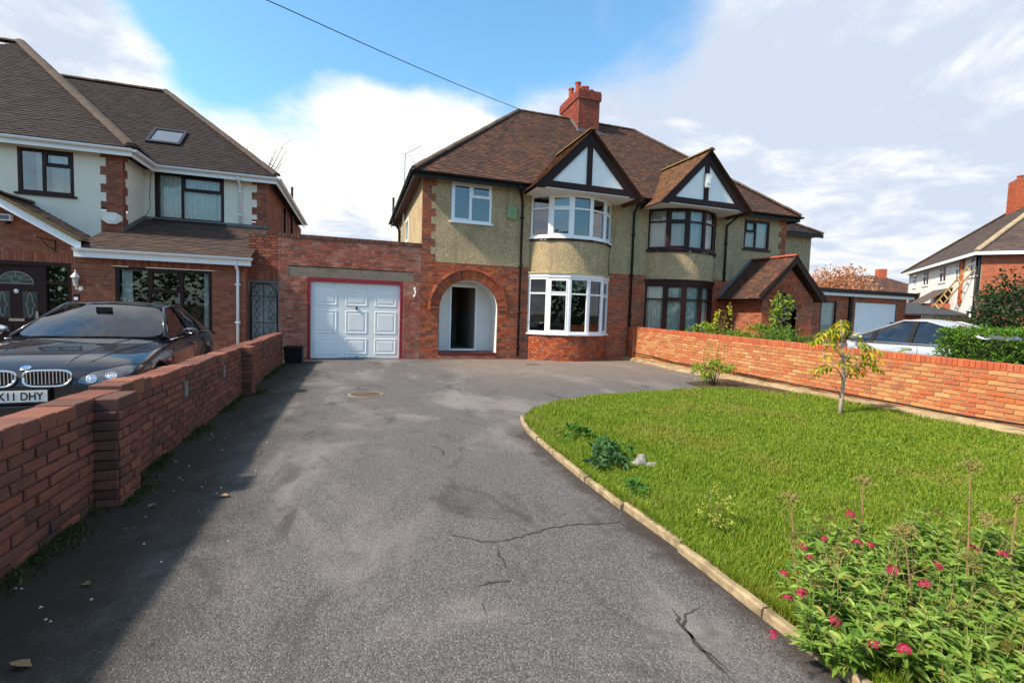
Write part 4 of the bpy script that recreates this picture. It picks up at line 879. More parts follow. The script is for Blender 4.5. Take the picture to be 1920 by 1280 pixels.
# ground-floor extension with lean-to roof and porch gable
ext = MB().box(-8, -7.9, EY+.3, EY+.4, .3, .4).build('extension_wall', MORT, hl_)
e0 = -12.; dL, dR, wL, wR = -8.15-e0, -6.5-e0, -5.63-e0, -3.55-e0
def ecut(z):
    c = []
    if z < 2.31: c.append((dL, dR))
    if .75 < z < 2.32: c.append((wL, wR))
    if 2.33 < z < 2.56: c += [(dL-.1, dR+.06), (wL-.08, wR+.08)]
    return c
brickwork(ext, straight((e0, EY, 0), (1, 0, 0)), EXR-e0, -.02, 2.7, BRK['left'], cut=ecut, nind=300, seed=91, mortar=MORTL)
brickwork(ext, straight((e0+dL-.1, EY, 0), (1, 0, 0)), dR-dL+.16, 2.325, 2.55, BRK['left'], bond='header', course=.225, BL=.075, nind=24, seed=92, mortar=MORTL, name='soldier_brick')
brickwork(ext, straight((e0+wL-.08, EY, 0), (1, 0, 0)), wR-wL+.16, 2.325, 2.55, BRK['left'], bond='header', course=.225, BL=.075, nind=34, seed=93, mortar=MORTL, name='soldier_brick')
def pgc(z): t_ = (z-2.7)/.61; return [(-1, t_), (3.1-t_, 9)]
brickwork(ext, straight((-9.3, EY, 0), (1, 0, 0)), 3.1, 2.7, 3.6, BRK['left'], cut=pgc, nind=60, seed=94, mortar=MORTL)
ck = MB(); ck.face([(EXR, EY, 0), (EXR, 16.7, 0), (EXR, 16.7, 3.75), (EXR, EY, 2.68)]); ck.build('cheek_wall', BRK['left'], hl_)
lt = MB(); ly0, lz0, lz1 = 13.92, 2.68, 3.83; lsl = (lz1-lz0)/(MY-ly0)
lt.face([(-6.3, ly0, lz0), (-2.62, ly0, lz0), (-2.62, MY, lz1), (-6.3, MY, lz1)]); lt.face([(-2.62, ly0, lz0-.08), (-6.3, ly0, lz0-.08), (-6.3, EY+.05, lz0-.08), (-2.62, EY+.05, lz0-.08)])
lto = lt.build('lean_to_roof', TILEL, hl_); lv = V((0, 1, lsl)).normalized()
TILEM = mat_piece('tile_leanto', ('4a3a34', '55433b', '403430', '5c4840'), gamt=.4, gscale=1.5, mott=.25, extra=('6a6048', 5, (.58, .8), .4))
tiling(lto, (-6.3, ly0-.03, lz0+.012), (1, 0, 0), lv, lambda y: [(.0 if y < 1.4 else .42, 3.7)], (MY-ly0)/lv.y, TILEM, nind=200, seed=84, gauge=.13, tw=.2)
MB().face([(-5.88, MY-.02, lz1-.02), (-2.65, MY-.02, lz1-.02), (-2.65, MY-.02, lz1+.12), (-5.88, MY-.02, lz1+.12)]).build('flashing', GREYP, lto)
MB().face([(WXR+.02, WY, 3.15), (WXR+.02, MY, lz1-.1), (WXR+.02, MY, lz1+.16), (WXR+.02, WY, 3.42)]).build('flashing', GREYP, lto)
MB().box(-6.32, -2.6, ly0+.0, ly0+.03, lz0-.2, lz0-.01).build('fascia', WHITE, lto); gutter(lto, (-6.3, ly0-.07, lz0), (-2.55, ly0-.07, lz0), WHITE, .065)
pcx, pcz, ps = -7.78, 3.82, .60
pg = MB()
for s in (-1, 1): q = [(pcx+s*1.62, 13.85, pcz-1.62*ps), (pcx, 13.85, pcz), (pcx, WY, pcz), (pcx+s*1.62, WY, pcz-1.62*ps)]; pg.face(q if s > 0 else q[::-1])
pgo = pg.build('porch_roof', TILEL, hl_); k_ = V((1, 0, ps)).normalized()
tiling(pgo, (pcx+1.62, 13.82, pcz-1.62*ps+.012), (0, 1, 0), V((-k_.x, 0, k_.z)), lambda y: [(0, WY-13.82)], 1.62/k_.x-.02, TILEM, nind=60, seed=85, gauge=.13, tw=.2)
ridge(pgo, (pcx, 13.8, pcz+.03), (pcx, WY, pcz+.03), RIDGE, r=.1); vg = MB()
for i in range(17): t_ = i/17; vg.bar((pcx+1.64*t_, 13.83, pcz+.02-1.64*t_*ps), (pcx+1.64*(t_+1/17.5), 13.83, pcz+.02-1.64*(t_+1/17.5)*ps), .1, .045)
vg.build('verge_mortar', MOSSR, pgo)
for s in (-1, 1):
    q = [(s*1.62, pcz-1.62*ps-.22), (s*1.62, pcz-1.62*ps-.03), (0, pcz-.02), (0, pcz-.22)]
    MB().prism(q if s < 0 else q[::-1], (pcx, 13.87, 0), (1, 0, 0), -.03, .0).build('bargeboard', WHITE, hl_)
so_ = MB(); so_.face([(pcx, 13.88, pcz-.2), (pcx+1.6, 13.88, pcz-1.6*ps-.2), (pcx+1.6, EY, pcz-1.6*ps-.2), (pcx, EY, pcz-.2)]); so_.build('porch_soffit', WHITE, hl_)
pipe(hl_, [(-2.95, 13.9, 2.62), (-2.95, 13.92, 2.5), (-2.95, EY-.06, 2.36), (-2.95, EY-.06, 2.2), (-2.95, EY-.06, .1)], WHITE, .036, (2.0, 1.0))
pipe(hl_, [(-3.4, ME-.05, 5.3), (-3.4, ME-.02, 5.22), (-3.4, MY-.06, 5.1), (-3.4, MY-.06, 3.95)], WHITE, .036, (4.9, 4.2))
pipe(hl_, [(-2.52, 21.5, 6.3), (-2.52, 21.5, 2.5)], BLACK, .05, name='soil_pipe'); pipe(hl_, [(-2.56, 19.8, 5.1), (-2.56, 19.8, 2.5)], BLACK, .04)
cable = [(-5.55, MY-.02, 5.2), (-5.6, MY-.02, 4.8), (-5.72, MY-.02, 4.3), (-5.68, MY-.02, 4.05), (-5.8, MY-.02, 3.9)]
MB().tube([(-6.0+.3, MY-.02, 5.2), (-5.72, MY-.02, 4.85), (-5.75, MY-.02, 4.5), (-5.72, MY-.02, 4.25), (-5.84, MY-.02, 3.95)], .006, 5).build('cable', BLACK, hl_)
window(hl_, (-5.63, EY-.0, 0), (1, 0, 0), 2.08, .75, 2.32, [(.33, [(1, False)]), (.36, [(.64, False), (.36, True)]), (.31, [(1, False)])], BROWNF, GLASS, inset=0, t=.08, sill=.05, curtain=[(.1, .32), (1.86, 2.0)], seed=6)
# front door with leaded lights
fd = MB(); O = (e0+dL, EY, 0); u1 = (1, 0, 0)
fd.ob(O, u1, -.01, .07, -.16, .004, 0, 2.33); fd.ob(O, u1, 1.58, 1.66, -.16, .004, 0, 2.33); fd.ob(O, u1, .07, 1.58, -.16, .004, 2.24, 2.33); fd.ob(O, u1, 1.06, 1.14, -.16, -.05, 0, 2.24); fd.ob(O, u1, 1.14, 1.58, -.15, -.06, 1.82, 1.88); fd.build('door_frame', BROWNF, hl_)
dm = MB().ob(O, u1, .07, 1.06, -.13, -.085, .02, 2.24).build('door', BROWNF, hl_); LEAD = mat_plain('lead_came', '9a9c9a', .5, .1); GD = mat_plain('dark_leaded_glass', '39413f', .12, .2, 3, spec=.7)
Pd = lambda a, z, d=.08: (O[0]+a, EY+d, z)
fn = MB(); cx_, cz_, rr = .565, 1.80, .33; fn.face([Pd(cx_+rr*math.cos(math.pi*i/14), cz_+rr*.85*math.sin(math.pi*i/14)) for i in range(15)]); fn.build('fanlight', GD, dm)
ld = MB(); ld.tube([Pd(cx_+rr*math.cos(math.pi*i/14), cz_+rr*.85*math.sin(math.pi*i/14), .078) for i in range(15)]+[Pd(cx_+rr, cz_, .078)], .009, 5)
for a in (.35, .8, 1.57, 2.34, 2.79): ld.tube([Pd(cx_+.08*math.cos(a), cz_+.1+.08*math.sin(a), .076), Pd(cx_+rr*math.cos(a), cz_+rr*.83*math.sin(a), .076)], .006, 5)
ld.tube([Pd(cx_+.08*math.cos(a*.6), cz_+.1+.08*math.sin(a*.6), .076) for a in range(12)], .007, 5)
ld.build('leading', LEAD, dm)
for a0 in (.17, .68):
    p = MB().ob(O, u1, a0, a0+.28, -.085, -.075, 1.0, 1.62).build('pane', GD, dm)
    for s in (-1, 1):
        MB().tube([Pd(a0+.14+s*.09*math.sin(math.pi*i/6)*(1 if i % 2 else .5), 1.02+.58*i/6, .071) for i in range(7)], .007, 5).build('leading', LEAD, dm)
    MB().ob(O, u1, a0-.02, a0+.3, -.085, -.068, .2, .85).build('door_panel', BROWNF, dm)
MB().lathe([(.045, 0), (.05, .01), (.03, .02)], Pd(.565, 1.62, .085), 12, axis=(0, -1, 0)).build('knocker', CHROME, dm); MB().ob(O, u1, .42, .71, -.085, -.065, .92, .98).build('letter_plate', CHROME, dm); MB().ob(O, u1, .94, .99, -.085, -.03, .98, 1.16).build('handle', CHROME, dm)
MB().ob(O, u1, 1.14, 1.58, -.12, -.115, .1, 1.82).build('side_pane', GLASS, hl_); MB().ob(O, u1, 1.14, 1.58, -.12, -.115, 1.88, 2.24).build('side_pane', GLASS, hl_)
rmm = MB(); rmm.ob(O, u1, 1.1, 1.62, -.9, -.2, .05, 2.3); rmm.build('hall_interior', ROOM, hl_)
# wall lamp, security light, alarm, doorbell, basket bracket
def wl_(name, label, cat, loc, gp_=None): return thing(name, label, cat, loc)
wla = wl_('wall_lantern', 'white carriage lantern on the brick beside the dark front door', 'lantern', (-6.38, EY, 1.65)); x, y = -6.36, EY-.13
MB().tube([(x+.05, EY, 1.72), (x+.05, EY-.05, 1.68), (x+.02, y-.0, 1.72), (x, y, 1.8)], .016, 7).build('arm', WPAINT, wla); MB().lathe([(.055, 0), (.05, .02), (.02, .03)], (x+.05, EY, 1.74), 10, axis=(0, -1, 0)).build('back_plate', WPAINT, wla)
MB().lathe([(.03, 1.78), (.05, 1.82), (.05, 1.83)], (x, y, 0), 6).build('base', WPAINT, wla); MB().lathe([(.045, 1.83), (.075, 2.0)], (x, y, 0), 6).build('glazing', mat_plain('lantern_glass', 'aeb0a8', .1, .1, spec=.6), wla); MB().lathe([(.1, 2.0), (.09, 2.02), (.03, 2.1), (.012, 2.12), (.018, 2.15), (.004, 2.18)], (x, y, 0), 6).build('cap', WPAINT, wla)
db = thing('doorbell', 'small white and black bell push under the carriage lantern', 'doorbell', (-6.4, EY, 1.47)); MB().ob((-6.4, EY, 0), u1, -.06, .06, 0, .03, 1.44, 1.6).build('plate', BLACK, db); MB().ob((-6.4, EY, 0), u1, -.04, .04, .03, .045, 1.46, 1.53).build('push', WHITE, db)
sl_ = thing('security_light', 'white security floodlight under the porch gable apex', 'floodlight', (-7.65, EY, 3.1)); MB().prism([(-.12, 3.22), (.1, 3.22), (.1, 3.36), (-.12, 3.36)], (-7.62, EY, 0), u1, .06, .17).build('lamp_head', WHITE, sl_); MB().ob((-7.62, EY, 0), u1, -.1, .08, .171, .174, 3.24, 3.34).build('lens', GREYP, sl_); MB().tube([(-7.62, EY, 3.2), (-7.62, EY-.1, 3.16), (-7.62, EY-.1, 3.24)], .03, 8).build('sensor', BLACK, sl_)
aw = thing('alarm_box', 'octagonal cream alarm box at the foot of the brick quoin corner', 'alarm box', (-6.15, WY, 3.5)); MB().prism([(.2*math.cos(math.pi/8+math.pi/4*i)*1.15, 3.62+.16*math.sin(math.pi/8+math.pi/4*i)) for i in range(8)], (-6.08, WY, 0), u1, .01, .1).build('case', CREAM, aw); MB().prism([(.12*math.cos(math.pi/8+math.pi/4*i)*1.15, 3.62+.09*math.sin(math.pi/8+math.pi/4*i)) for i in range(8)], (-6.08, WY, 0), u1, .1, .112).build('cover', WPAINT, aw)
hk = thing('basket_bracket', 'black iron hanging basket bracket on the brick above the front door', 'bracket', (-6.85, EY, 2.7)); MB().tube([(-6.78, EY-.02, 2.86), (-6.78, EY-.02, 2.58)], .012, 6).build('back_bar', BLACKM, hk); MB().tube([(-6.78, EY-.02, 2.84), (-6.95, EY-.3, 2.86), (-6.98, EY-.36, 2.9)], .012, 6).build('arm', BLACKM, hk); MB().tube([(-6.78, EY-.02, 2.62), (-6.86, EY-.12, 2.68), (-6.93, EY-.26, 2.84)], .01, 6).build('scroll', BLACKM, hk)
# wall and wrought iron gate between the two houses
wg = thing('gate_wall', 'narrow brick wall panel above the iron gate between the houses', 'wall', (-2.4, 14.6, 0))
gwm = MB().box(-2.76, -2.03, 14.62, 14.7, 2.3, 3.3).build('wall_core', MORT, wg)
brickwork(gwm, straight((-2.78, 14.6, 0), (1, 0, 0)), .75, 2.15, 2.35, BRK['left'], bond='header', course=.2, BL=.075, nind=10, seed=96, mortar=MORTD, name='soldier_brick')
brickwork(gwm, straight((-2.78, 14.6, 0), (1, 0, 0)), .75, 2.35, 3.4, BRK['left'], nind=40, seed=97, mortar=MORTD)
ig = thing('iron_gate', 'arched wrought iron gate with scrollwork between the two houses', 'gate', (-2.4, 14.58, 0)); gx0, gx1, gy = -2.74, -2.07, 14.56
fr = MB().tube([(gx0, gy, .06), (gx0, gy, 1.75)]+[((gx0+gx1)/2-.335*math.cos(math.pi*i/10), gy, 1.75+.33*math.sin(math.pi*i/10)) for i in range(11)]+[(gx1, gy, 1.75), (gx1, gy, .06), (gx0, gy, .06)], .014, 6); fr.build('gate_frame', BLACKM, ig)
for z in (.45, 1.0, 1.72): MB().tube([(gx0, gy, z), (gx1, gy, z)], .011, 6).build('rail', BLACKM, ig)
MB().tube([(-2.405, gy, .06), (-2.405, gy, 2.06)], .011, 6).build('centre_bar', BLACKM, ig)
for cx_ in (-2.575, -2.235):
    for z in (1.15, 1.38, 1.6, 1.84, .6, .82):
        for s in (-1, 1): MB().tube([(cx_+s*(.02+.06*math.sin(a*.55)*(1-a*.04)), gy, z+.11-.02*a+.02*math.cos(a*1.1)) for a in range(10)], .007, 5).build('scroll', BLACKM, ig)
MB().box(-2.72, -2.09, 14.72, 14.74, .05, 2.13).build('backing_board', mat_plain('grey_board', 'a5a19a', .9, .3, 6, grime='4b4844'), ig)
gs = MB(); gs.box(-2.78, -2.742, 14.57, 14.66, 0, 2.15); gs.box(-2.068, -2.025, 14.57, 14.66, 0, 2.15); gs.box(-2.742, -2.068, 14.57, 14.66, 2.1, 2.149); gs.build('gate_surround', GREYP, ig)
# ================================================================== boundary walls
bw = thing('boundary_wall', 'low weathered red brick wall with piers dividing the two driveways', 'wall', (LX-.11, 6, 0))
r = random.Random(77); WH = .70; BT = .205
core = MB().box(LX-BT+.008, LX-.008, -1.5, 13.38, -.05, WH).build('wall_core', MORTD, bw)
brickwork(core, straight((LX-.008, -1.5, 0), (0, 1, 0)), 14.88, -.02, WH, BRK['bwall'], bond='stretcher', nind=300, seed=101, mortar=MORTD, proud=.01, jit=.006, backing=False, joint=.013)
brickwork(core, straight((LX-BT+.008, 13.38, 0), (0, -1, 0)), 14.88, -.02, WH, BRK['bwall'], bond='stretcher', seed=102, mortar=MORTD, proud=.01, backing=False)
brickwork(core, straight((LX-.0, 13.385, 0), (-1, 0, 0)), BT, -.02, WH, BRK['bwall'], bond='header', BL=.1125, seed=103, backing=False)
def capbrick(parent, c, l, w_, h, mat, rz=0, tilt=.012, name='coping_brick'):
    s = MB(); e = .006
    for z, i in ((-h/2, 0), (h/2-e, 0), (h/2, e)): s.vs([(sx*(w_/2-i), sy*(l/2-i), z) for sx, sy in ((-1, -1), (1, -1), (1, 1), (-1, 1))])
    for k in (0, 4):
        for i in range(4): s.f.append((k+i, k+(i+1) % 4, k+4+(i+1) % 4, k+4+i)); s.m.append(0)
    s.f += [(8, 9, 10, 11), (3, 2, 1, 0)]; s.m += [0, 0]
    o = bpy.data.objects.new(name, s.mesh(name, mat)); o.location = V(c)-org(parent); o.rotation_euler = (r.uniform(-tilt, tilt), r.uniform(-tilt, tilt), rz+r.uniform(-tilt, tilt)); C.objects.link(o); o.parent = parent
y = -1.5
while y < 13.3:
    l = .215 if r.random() < .7 else .16; hh = .088+r.uniform(-.006, .01)
    if 4.46 < y < 5.0: hh += .03
    if 6.2 < y < 6.5 or 10.4 < y < 10.7: hh -= .02
    capbrick(bw, (LX-BT/2+r.uniform(-.004, .006), y+l/2, WH+hh/2), l-.008, BT+.012, hh, BRK['bwall']); y += l
mj = MB(); mj.box(LX-BT+.02, LX-.016, -1.5, 13.36, WH, WH+.075); mj.build('mortar_bed', MORTD, bw)
for (ya, yb_) in ((4.1, 4.44), (8.75, 9.09)):
    pr = MB().box(LX-.01, LX+.135, ya+.008, yb_-.008, -.05, .70).build('pier', MORTD, bw)
    brickwork(pr, straight((LX+.0, ya, 0), (1, 0, 0)), .145, -.02, .70, BRK['bwall'], bond='header', BL=.145, seed=105, backing=False, nind=12, jit=.003)
    brickwork(pr, straight((LX+.145, ya, 0), (0, 1, 0)), yb_-ya, -.02, .70, BRK['bwall'], bond='flemish', seed=106, backing=False, nind=20, jit=.003)
    capbrick(pr, (LX+.06, (ya+yb_)/2, .745), yb_-ya-.004, .175, .085, BRK['bwall'])
VENT = mat_plain('vent_block', '77776f', .9, .2, 8, bs=.4)
for (y_, z_) in ((6.02, .55), (7.61, .54)): MB().ob((LX, y_, 0), (0, 1, 0), -.055, .055, -.01, .016, z_-.085, z_+.085).build('vent_block', VENT, bw)
EFF = mat_plain('white_efflorescence', 'b5b0a4', .95, .3, 20)
# right wall
rw = thing('garden_wall', 'low orange and yellow brick garden wall with upright brick capping beside the lawn', 'wall', (RX+.11, 7, 0))
def ztop(y): return (y-4.1)*.0172
def rpath(x, y0, sgn): return lambda s: (V((x, y0+sgn*s, ztop(y0+sgn*s))), V((0, sgn, 0)))
RL = 15.4; cr = MB(); N = 10
for i in range(N):
    a, b = 14.3-RL*i/N, 14.3-RL*(i+1)/N
    cr.hexa([(RX+.007, b, -.1), (RX+.21, b, -.1), (RX+.21, a, -.1), (RX+.007, a, -.1), (RX+.007, b, .86+ztop(b)), (RX+.21, b, .86+ztop(b)), (RX+.21, a, .86+ztop(a)), (RX+.007, a, .86+ztop(a))], skip=(3, 5) if False else ())
core2 = cr.build('wall_core', MORTL, rw)
brickwork(core2, rpath(RX+.007, 14.3, -1), RL, -.06, .865, BRK['rwall'], bond='stretcher', nind=300, seed=111, proud=.009, jit=.003, backing=False)
brickwork(core2, rpath(RX+.213, -1.1, 1), RL, -.06, .865, BRK['rwall'], bond='stretcher', seed=112, proud=.009, backing=False)
y = 14.28
while y > -1.0:
    l = .075; h = .112; capbrick(rw, (RX+.11, y-l/2, .865+ztop(y)+h/2), l-.007, .232, h, BRK['rcap'], tilt=.008, name='cap_brick'); y -= l
for i in range(N):
    a, b = 14.27-RL*.99*i/N, 14.27-RL*.99*(i+1)/N; MB().hexa([(RX+.014, b, .85+ztop(b)), (RX+.2, b, .85+ztop(b)), (RX+.2, a, .85+ztop(a)), (RX+.014, a, .85+ztop(a)), (RX+.014, b, .963+ztop(b)), (RX+.2, b, .963+ztop(b)), (RX+.2, a, .963+ztop(a)), (RX+.014, a, .963+ztop(a))]).build('mortar_bed', MORTL, rw)
pr = MB().box(RX-.1, RX+.12, 14.05, 14.38, -.05, 1.12).build('pier', MORT, rw)
brickwork(pr, straight((RX-.1, 14.38, 0), (0, -1, 0)), .33, -.02, 1.12, BRK['house'], seed=113, backing=False, nind=20); brickwork(pr, straight((RX-.1, 14.05, 0), (1, 0, 0)), .22, -.02, 1.12, BRK['house'], seed=114, backing=False, nind=14)
pr = MB().box(RX+.215, RX+.4, 7.0, 7.4, -.05, 1.1).build('pier', MORT, rw); capbrick(pr, (RX+.3, 7.2, 1.13), .36, .2, .07, BRK['bwall'])
cbl = [(9.03, 14.05, .25), (9.05, 13., .23), (9.06, 11.9, .19), (9.05, 11., .18), (9.07, 9.4, .17), (9.05, 7.62, .15), (9.06, 6.5, .135), (9.04, 5.5, .12), (9.06, 4.7, .13), (9.05, 4.03, .14), (9.06, 2.5, .12), (9.05, 0, .11)]
MB().tube([V(p)+V((0, 0, .012*math.sin(i*2.1))) for i, p in enumerate(cbl)], .016, 7).build('cable', BLACK, smooth=True, label='black cable strung along the foot of the orange brick wall', cat='cable', at=(9.05, 7, .1))
# ironwork set in the drive
mh = thing('manhole_cover', 'round worn iron manhole cover set in the asphalt driveway', 'manhole cover', (.18, 8.5, 0)); IRON = mat_plain('worn_iron', '54483c', .8, .3, 14, bs=.5, grime='7a6a58')
MB().lathe([(.30, 0), (.30, .008), (.25, .010), (.25, .0)], (.18, 8.5, .001), 28).build('surround', CONC, mh); MB().lathe([(.235, 0), (.235, .008), (.22, .009)], (.18, 8.5, .003), 28).build('lid', IRON, mh)
for i in range(5):
    MB().box(.04+i*.07-.012, .04+i*.07+.012, 8.5-.11, 8.5+.11, .0115, .0145).build('tread_bar', IRON, mh)
dr = thing('drain_cover', 'small square drain cover in the driveway by the downpipe', 'drain cover', (4.93, 12.9, 0)); MB().box(4.7, 5.16, 12.72, 13.1, .001, .012).build('drain_frame', CONC, dr)
for i in range(6): MB().box(4.74+i*.067, 4.775+i*.067, 12.76, 13.06, .0125, .018).build('bar', IRON, dr)
# overhead cable from the ridge
a = V((6.25, 18.75, 9.72)); b = V((-1.89, 11.74, 8.0)); d = b-a; pts = []
for i in range(41):
    t_ = i/40*3.2; p = a+d*t_; pts.append(p+V((0, 0, -.07*math.sin(min(1, t_)*math.pi) if t_ < 1 else -.0)))
MB().tube(pts, .011, 5).build('overhead_wire', BLACK, label='overhead service wire running from the house ridge across the sky', cat='wire', at=a)
# ================================================================== cars
PAINT, t, b = newmat('dark_blue_paint'); b.inputs['Base Color'].default_value = (.004, .0055, .013, 1); b.inputs['Roughness'].default_value = .3; b.inputs['Metallic'].default_value = .2; b.inputs['Coat Weight'].default_value = 1.; b.inputs['Coat Roughness'].default_value = .02
SILV, t, b = newmat('silver_paint'); b.inputs['Base Color'].default_value = (.55, .58, .63, 1); b.inputs['Roughness'].default_value = .32; b.inputs['Metallic'].default_value = .55; b.inputs['Coat Weight'].default_value = 1.; b.inputs['Coat Roughness'].default_value = .04
CGLASS = mat_glass('car_glass', 1.75, (.42, .50, .55)); CGD = mat_glass('car_glass_dark', 1.9, (.10, .11, .12))
RUB = mat_plain('tyre_rubber', '1a1a1a', .85, .2, 20); INTD = mat_plain('dark_trim', '151517', .7, .2, 6); SEAT = mat_plain('beige_leather', 'a3957e', .6, .15, 6); LENS = mat_glass('lamp_lens', 1.5, (.8, .84, .86)); REFL = mat_plain('lamp_reflector', 'b9bec2', .25, .1, metal=.6)
def solid(mb, name, mat, parent, sub=2, cutters=None):
    me = mb.mesh(name, mat, True); o = bpy.data.objects.new(name, me); C.objects.link(o)
    bm = bmesh.new(); bm.from_mesh(me); bmesh.ops.remove_doubles(bm, verts=bm.verts, dist=1e-4); bmesh.ops.recalc_face_normals(bm, faces=bm.faces); bm.to_mesh(me); bm.free()
    if sub: m = o.modifiers.new('s', 'SUBSURF'); m.levels = sub; m.render_levels = sub
    cs = []
    for (x, y, z, rr, hx) in cutters or []:
        c = MB().lathe([(rr, -hx), (rr, hx)], (x, y, z), 40, axis=(1, 0, 0)).build('cutter', mat); m = o.modifiers.new('b', 'BOOLEAN'); m.operation = 'DIFFERENCE'; m.object = c; m.solver = 'EXACT'; cs.append(c)
    dg = bpy.context.evaluated_depsgraph_get(); nm = bpy.data.meshes.new_from_object(o.evaluated_get(dg)); o.modifiers.clear(); o.data = nm; nm.name = name
    nm.polygons.foreach_set('use_smooth', [True]*len(nm.polygons))
    for c in cs: bpy.data.objects.remove(c)
    o.parent = parent; return o
def grid(rows, closed=False):
    m = MB(); n = len(rows[0]); b = [m.vs(q) for q in rows]
    for i in range(len(rows)-1):
        for j in range(n-1): m.f.append((b[i]+j, b[i]+j+1, b[i+1]+j+1, b[i+1]+j)); m.m.append(0)
    return m
def wheel(root, x, y, rad, s):
    ty = MB().lathe([(rad*.68, -.1), (rad*.9, -.115), (rad*.98, -.09), (rad, -.04), (rad, .04), (rad*.98, .09), (rad*.9, .115), (rad*.68, .1)], (x, y, rad), 36, axis=(s, 0, 0)); w_ = ty.build('wheel', RUB, root, smooth=True)
    rm = MB().lathe([(rad*.7, .085), (rad*.67, .1), (rad*.62, .085), (rad*.6, .02), (rad*.1, .03)], (x, y, rad), 30, axis=(s, 0, 0)).build('rim', mat_rim, w_, smooth=True)
    sp = MB()
    for k in range(7):
        a = 2*math.pi*k/7; d = V((0, math.cos(a), math.sin(a))); sp.bar(V((x+s*.075, y, rad))+d*.03, V((x+s*.085, y, rad))+d*rad*.66, .045, .03, up=(s, 0, 0))
    sp.lathe([(.055, .05), (.05, .09)], (x, y, rad), 12, axis=(s, 0, 0)); sp.build('spokes', mat_rim, w_)
mat_rim = mat_plain('alloy_rim', '9a9da2', .3, .1, metal=.8)
def loft(st, n_mid=.62):
    rows = []
    for (y, w_, zb, zs, zt) in st:
        h = [(.0, zb), (w_*.8, zb), (w_*.97, zb+.1*(zs-zb)/.7), (w_, zb+(zs-zb)*n_mid), (w_*.965, zs-.05), (w_*.86, zs+(zt-zs)*.35), (w_*.5, zs+(zt-zs)*.9), (0, zt)]
        rows.append([(x, y, z) for x, z in h]+[(-x, y, z) for x, z in h[-2:0:-1]])
    m = MB(); n = len(rows[0]); B = [m.vs(q) for q in rows]
    for i in range(len(rows)-1):
        for j in range(n): m.f.append((B[i]+j, B[i]+(j+1) % n, B[i+1]+(j+1) % n, B[i+1]+j)); m.m.append(0)
    for bb in (B[0], B[-1]):
        for j in range(1, n//2): m.f.append((bb+j-1 if j > 1 else bb, bb+j, bb+n-j, bb+(n-j+1) % n)); m.m.append(0)
        m.f.append((bb+n//2-1, bb+n//2, bb+n//2+1)); m.m.append(0)
    return m
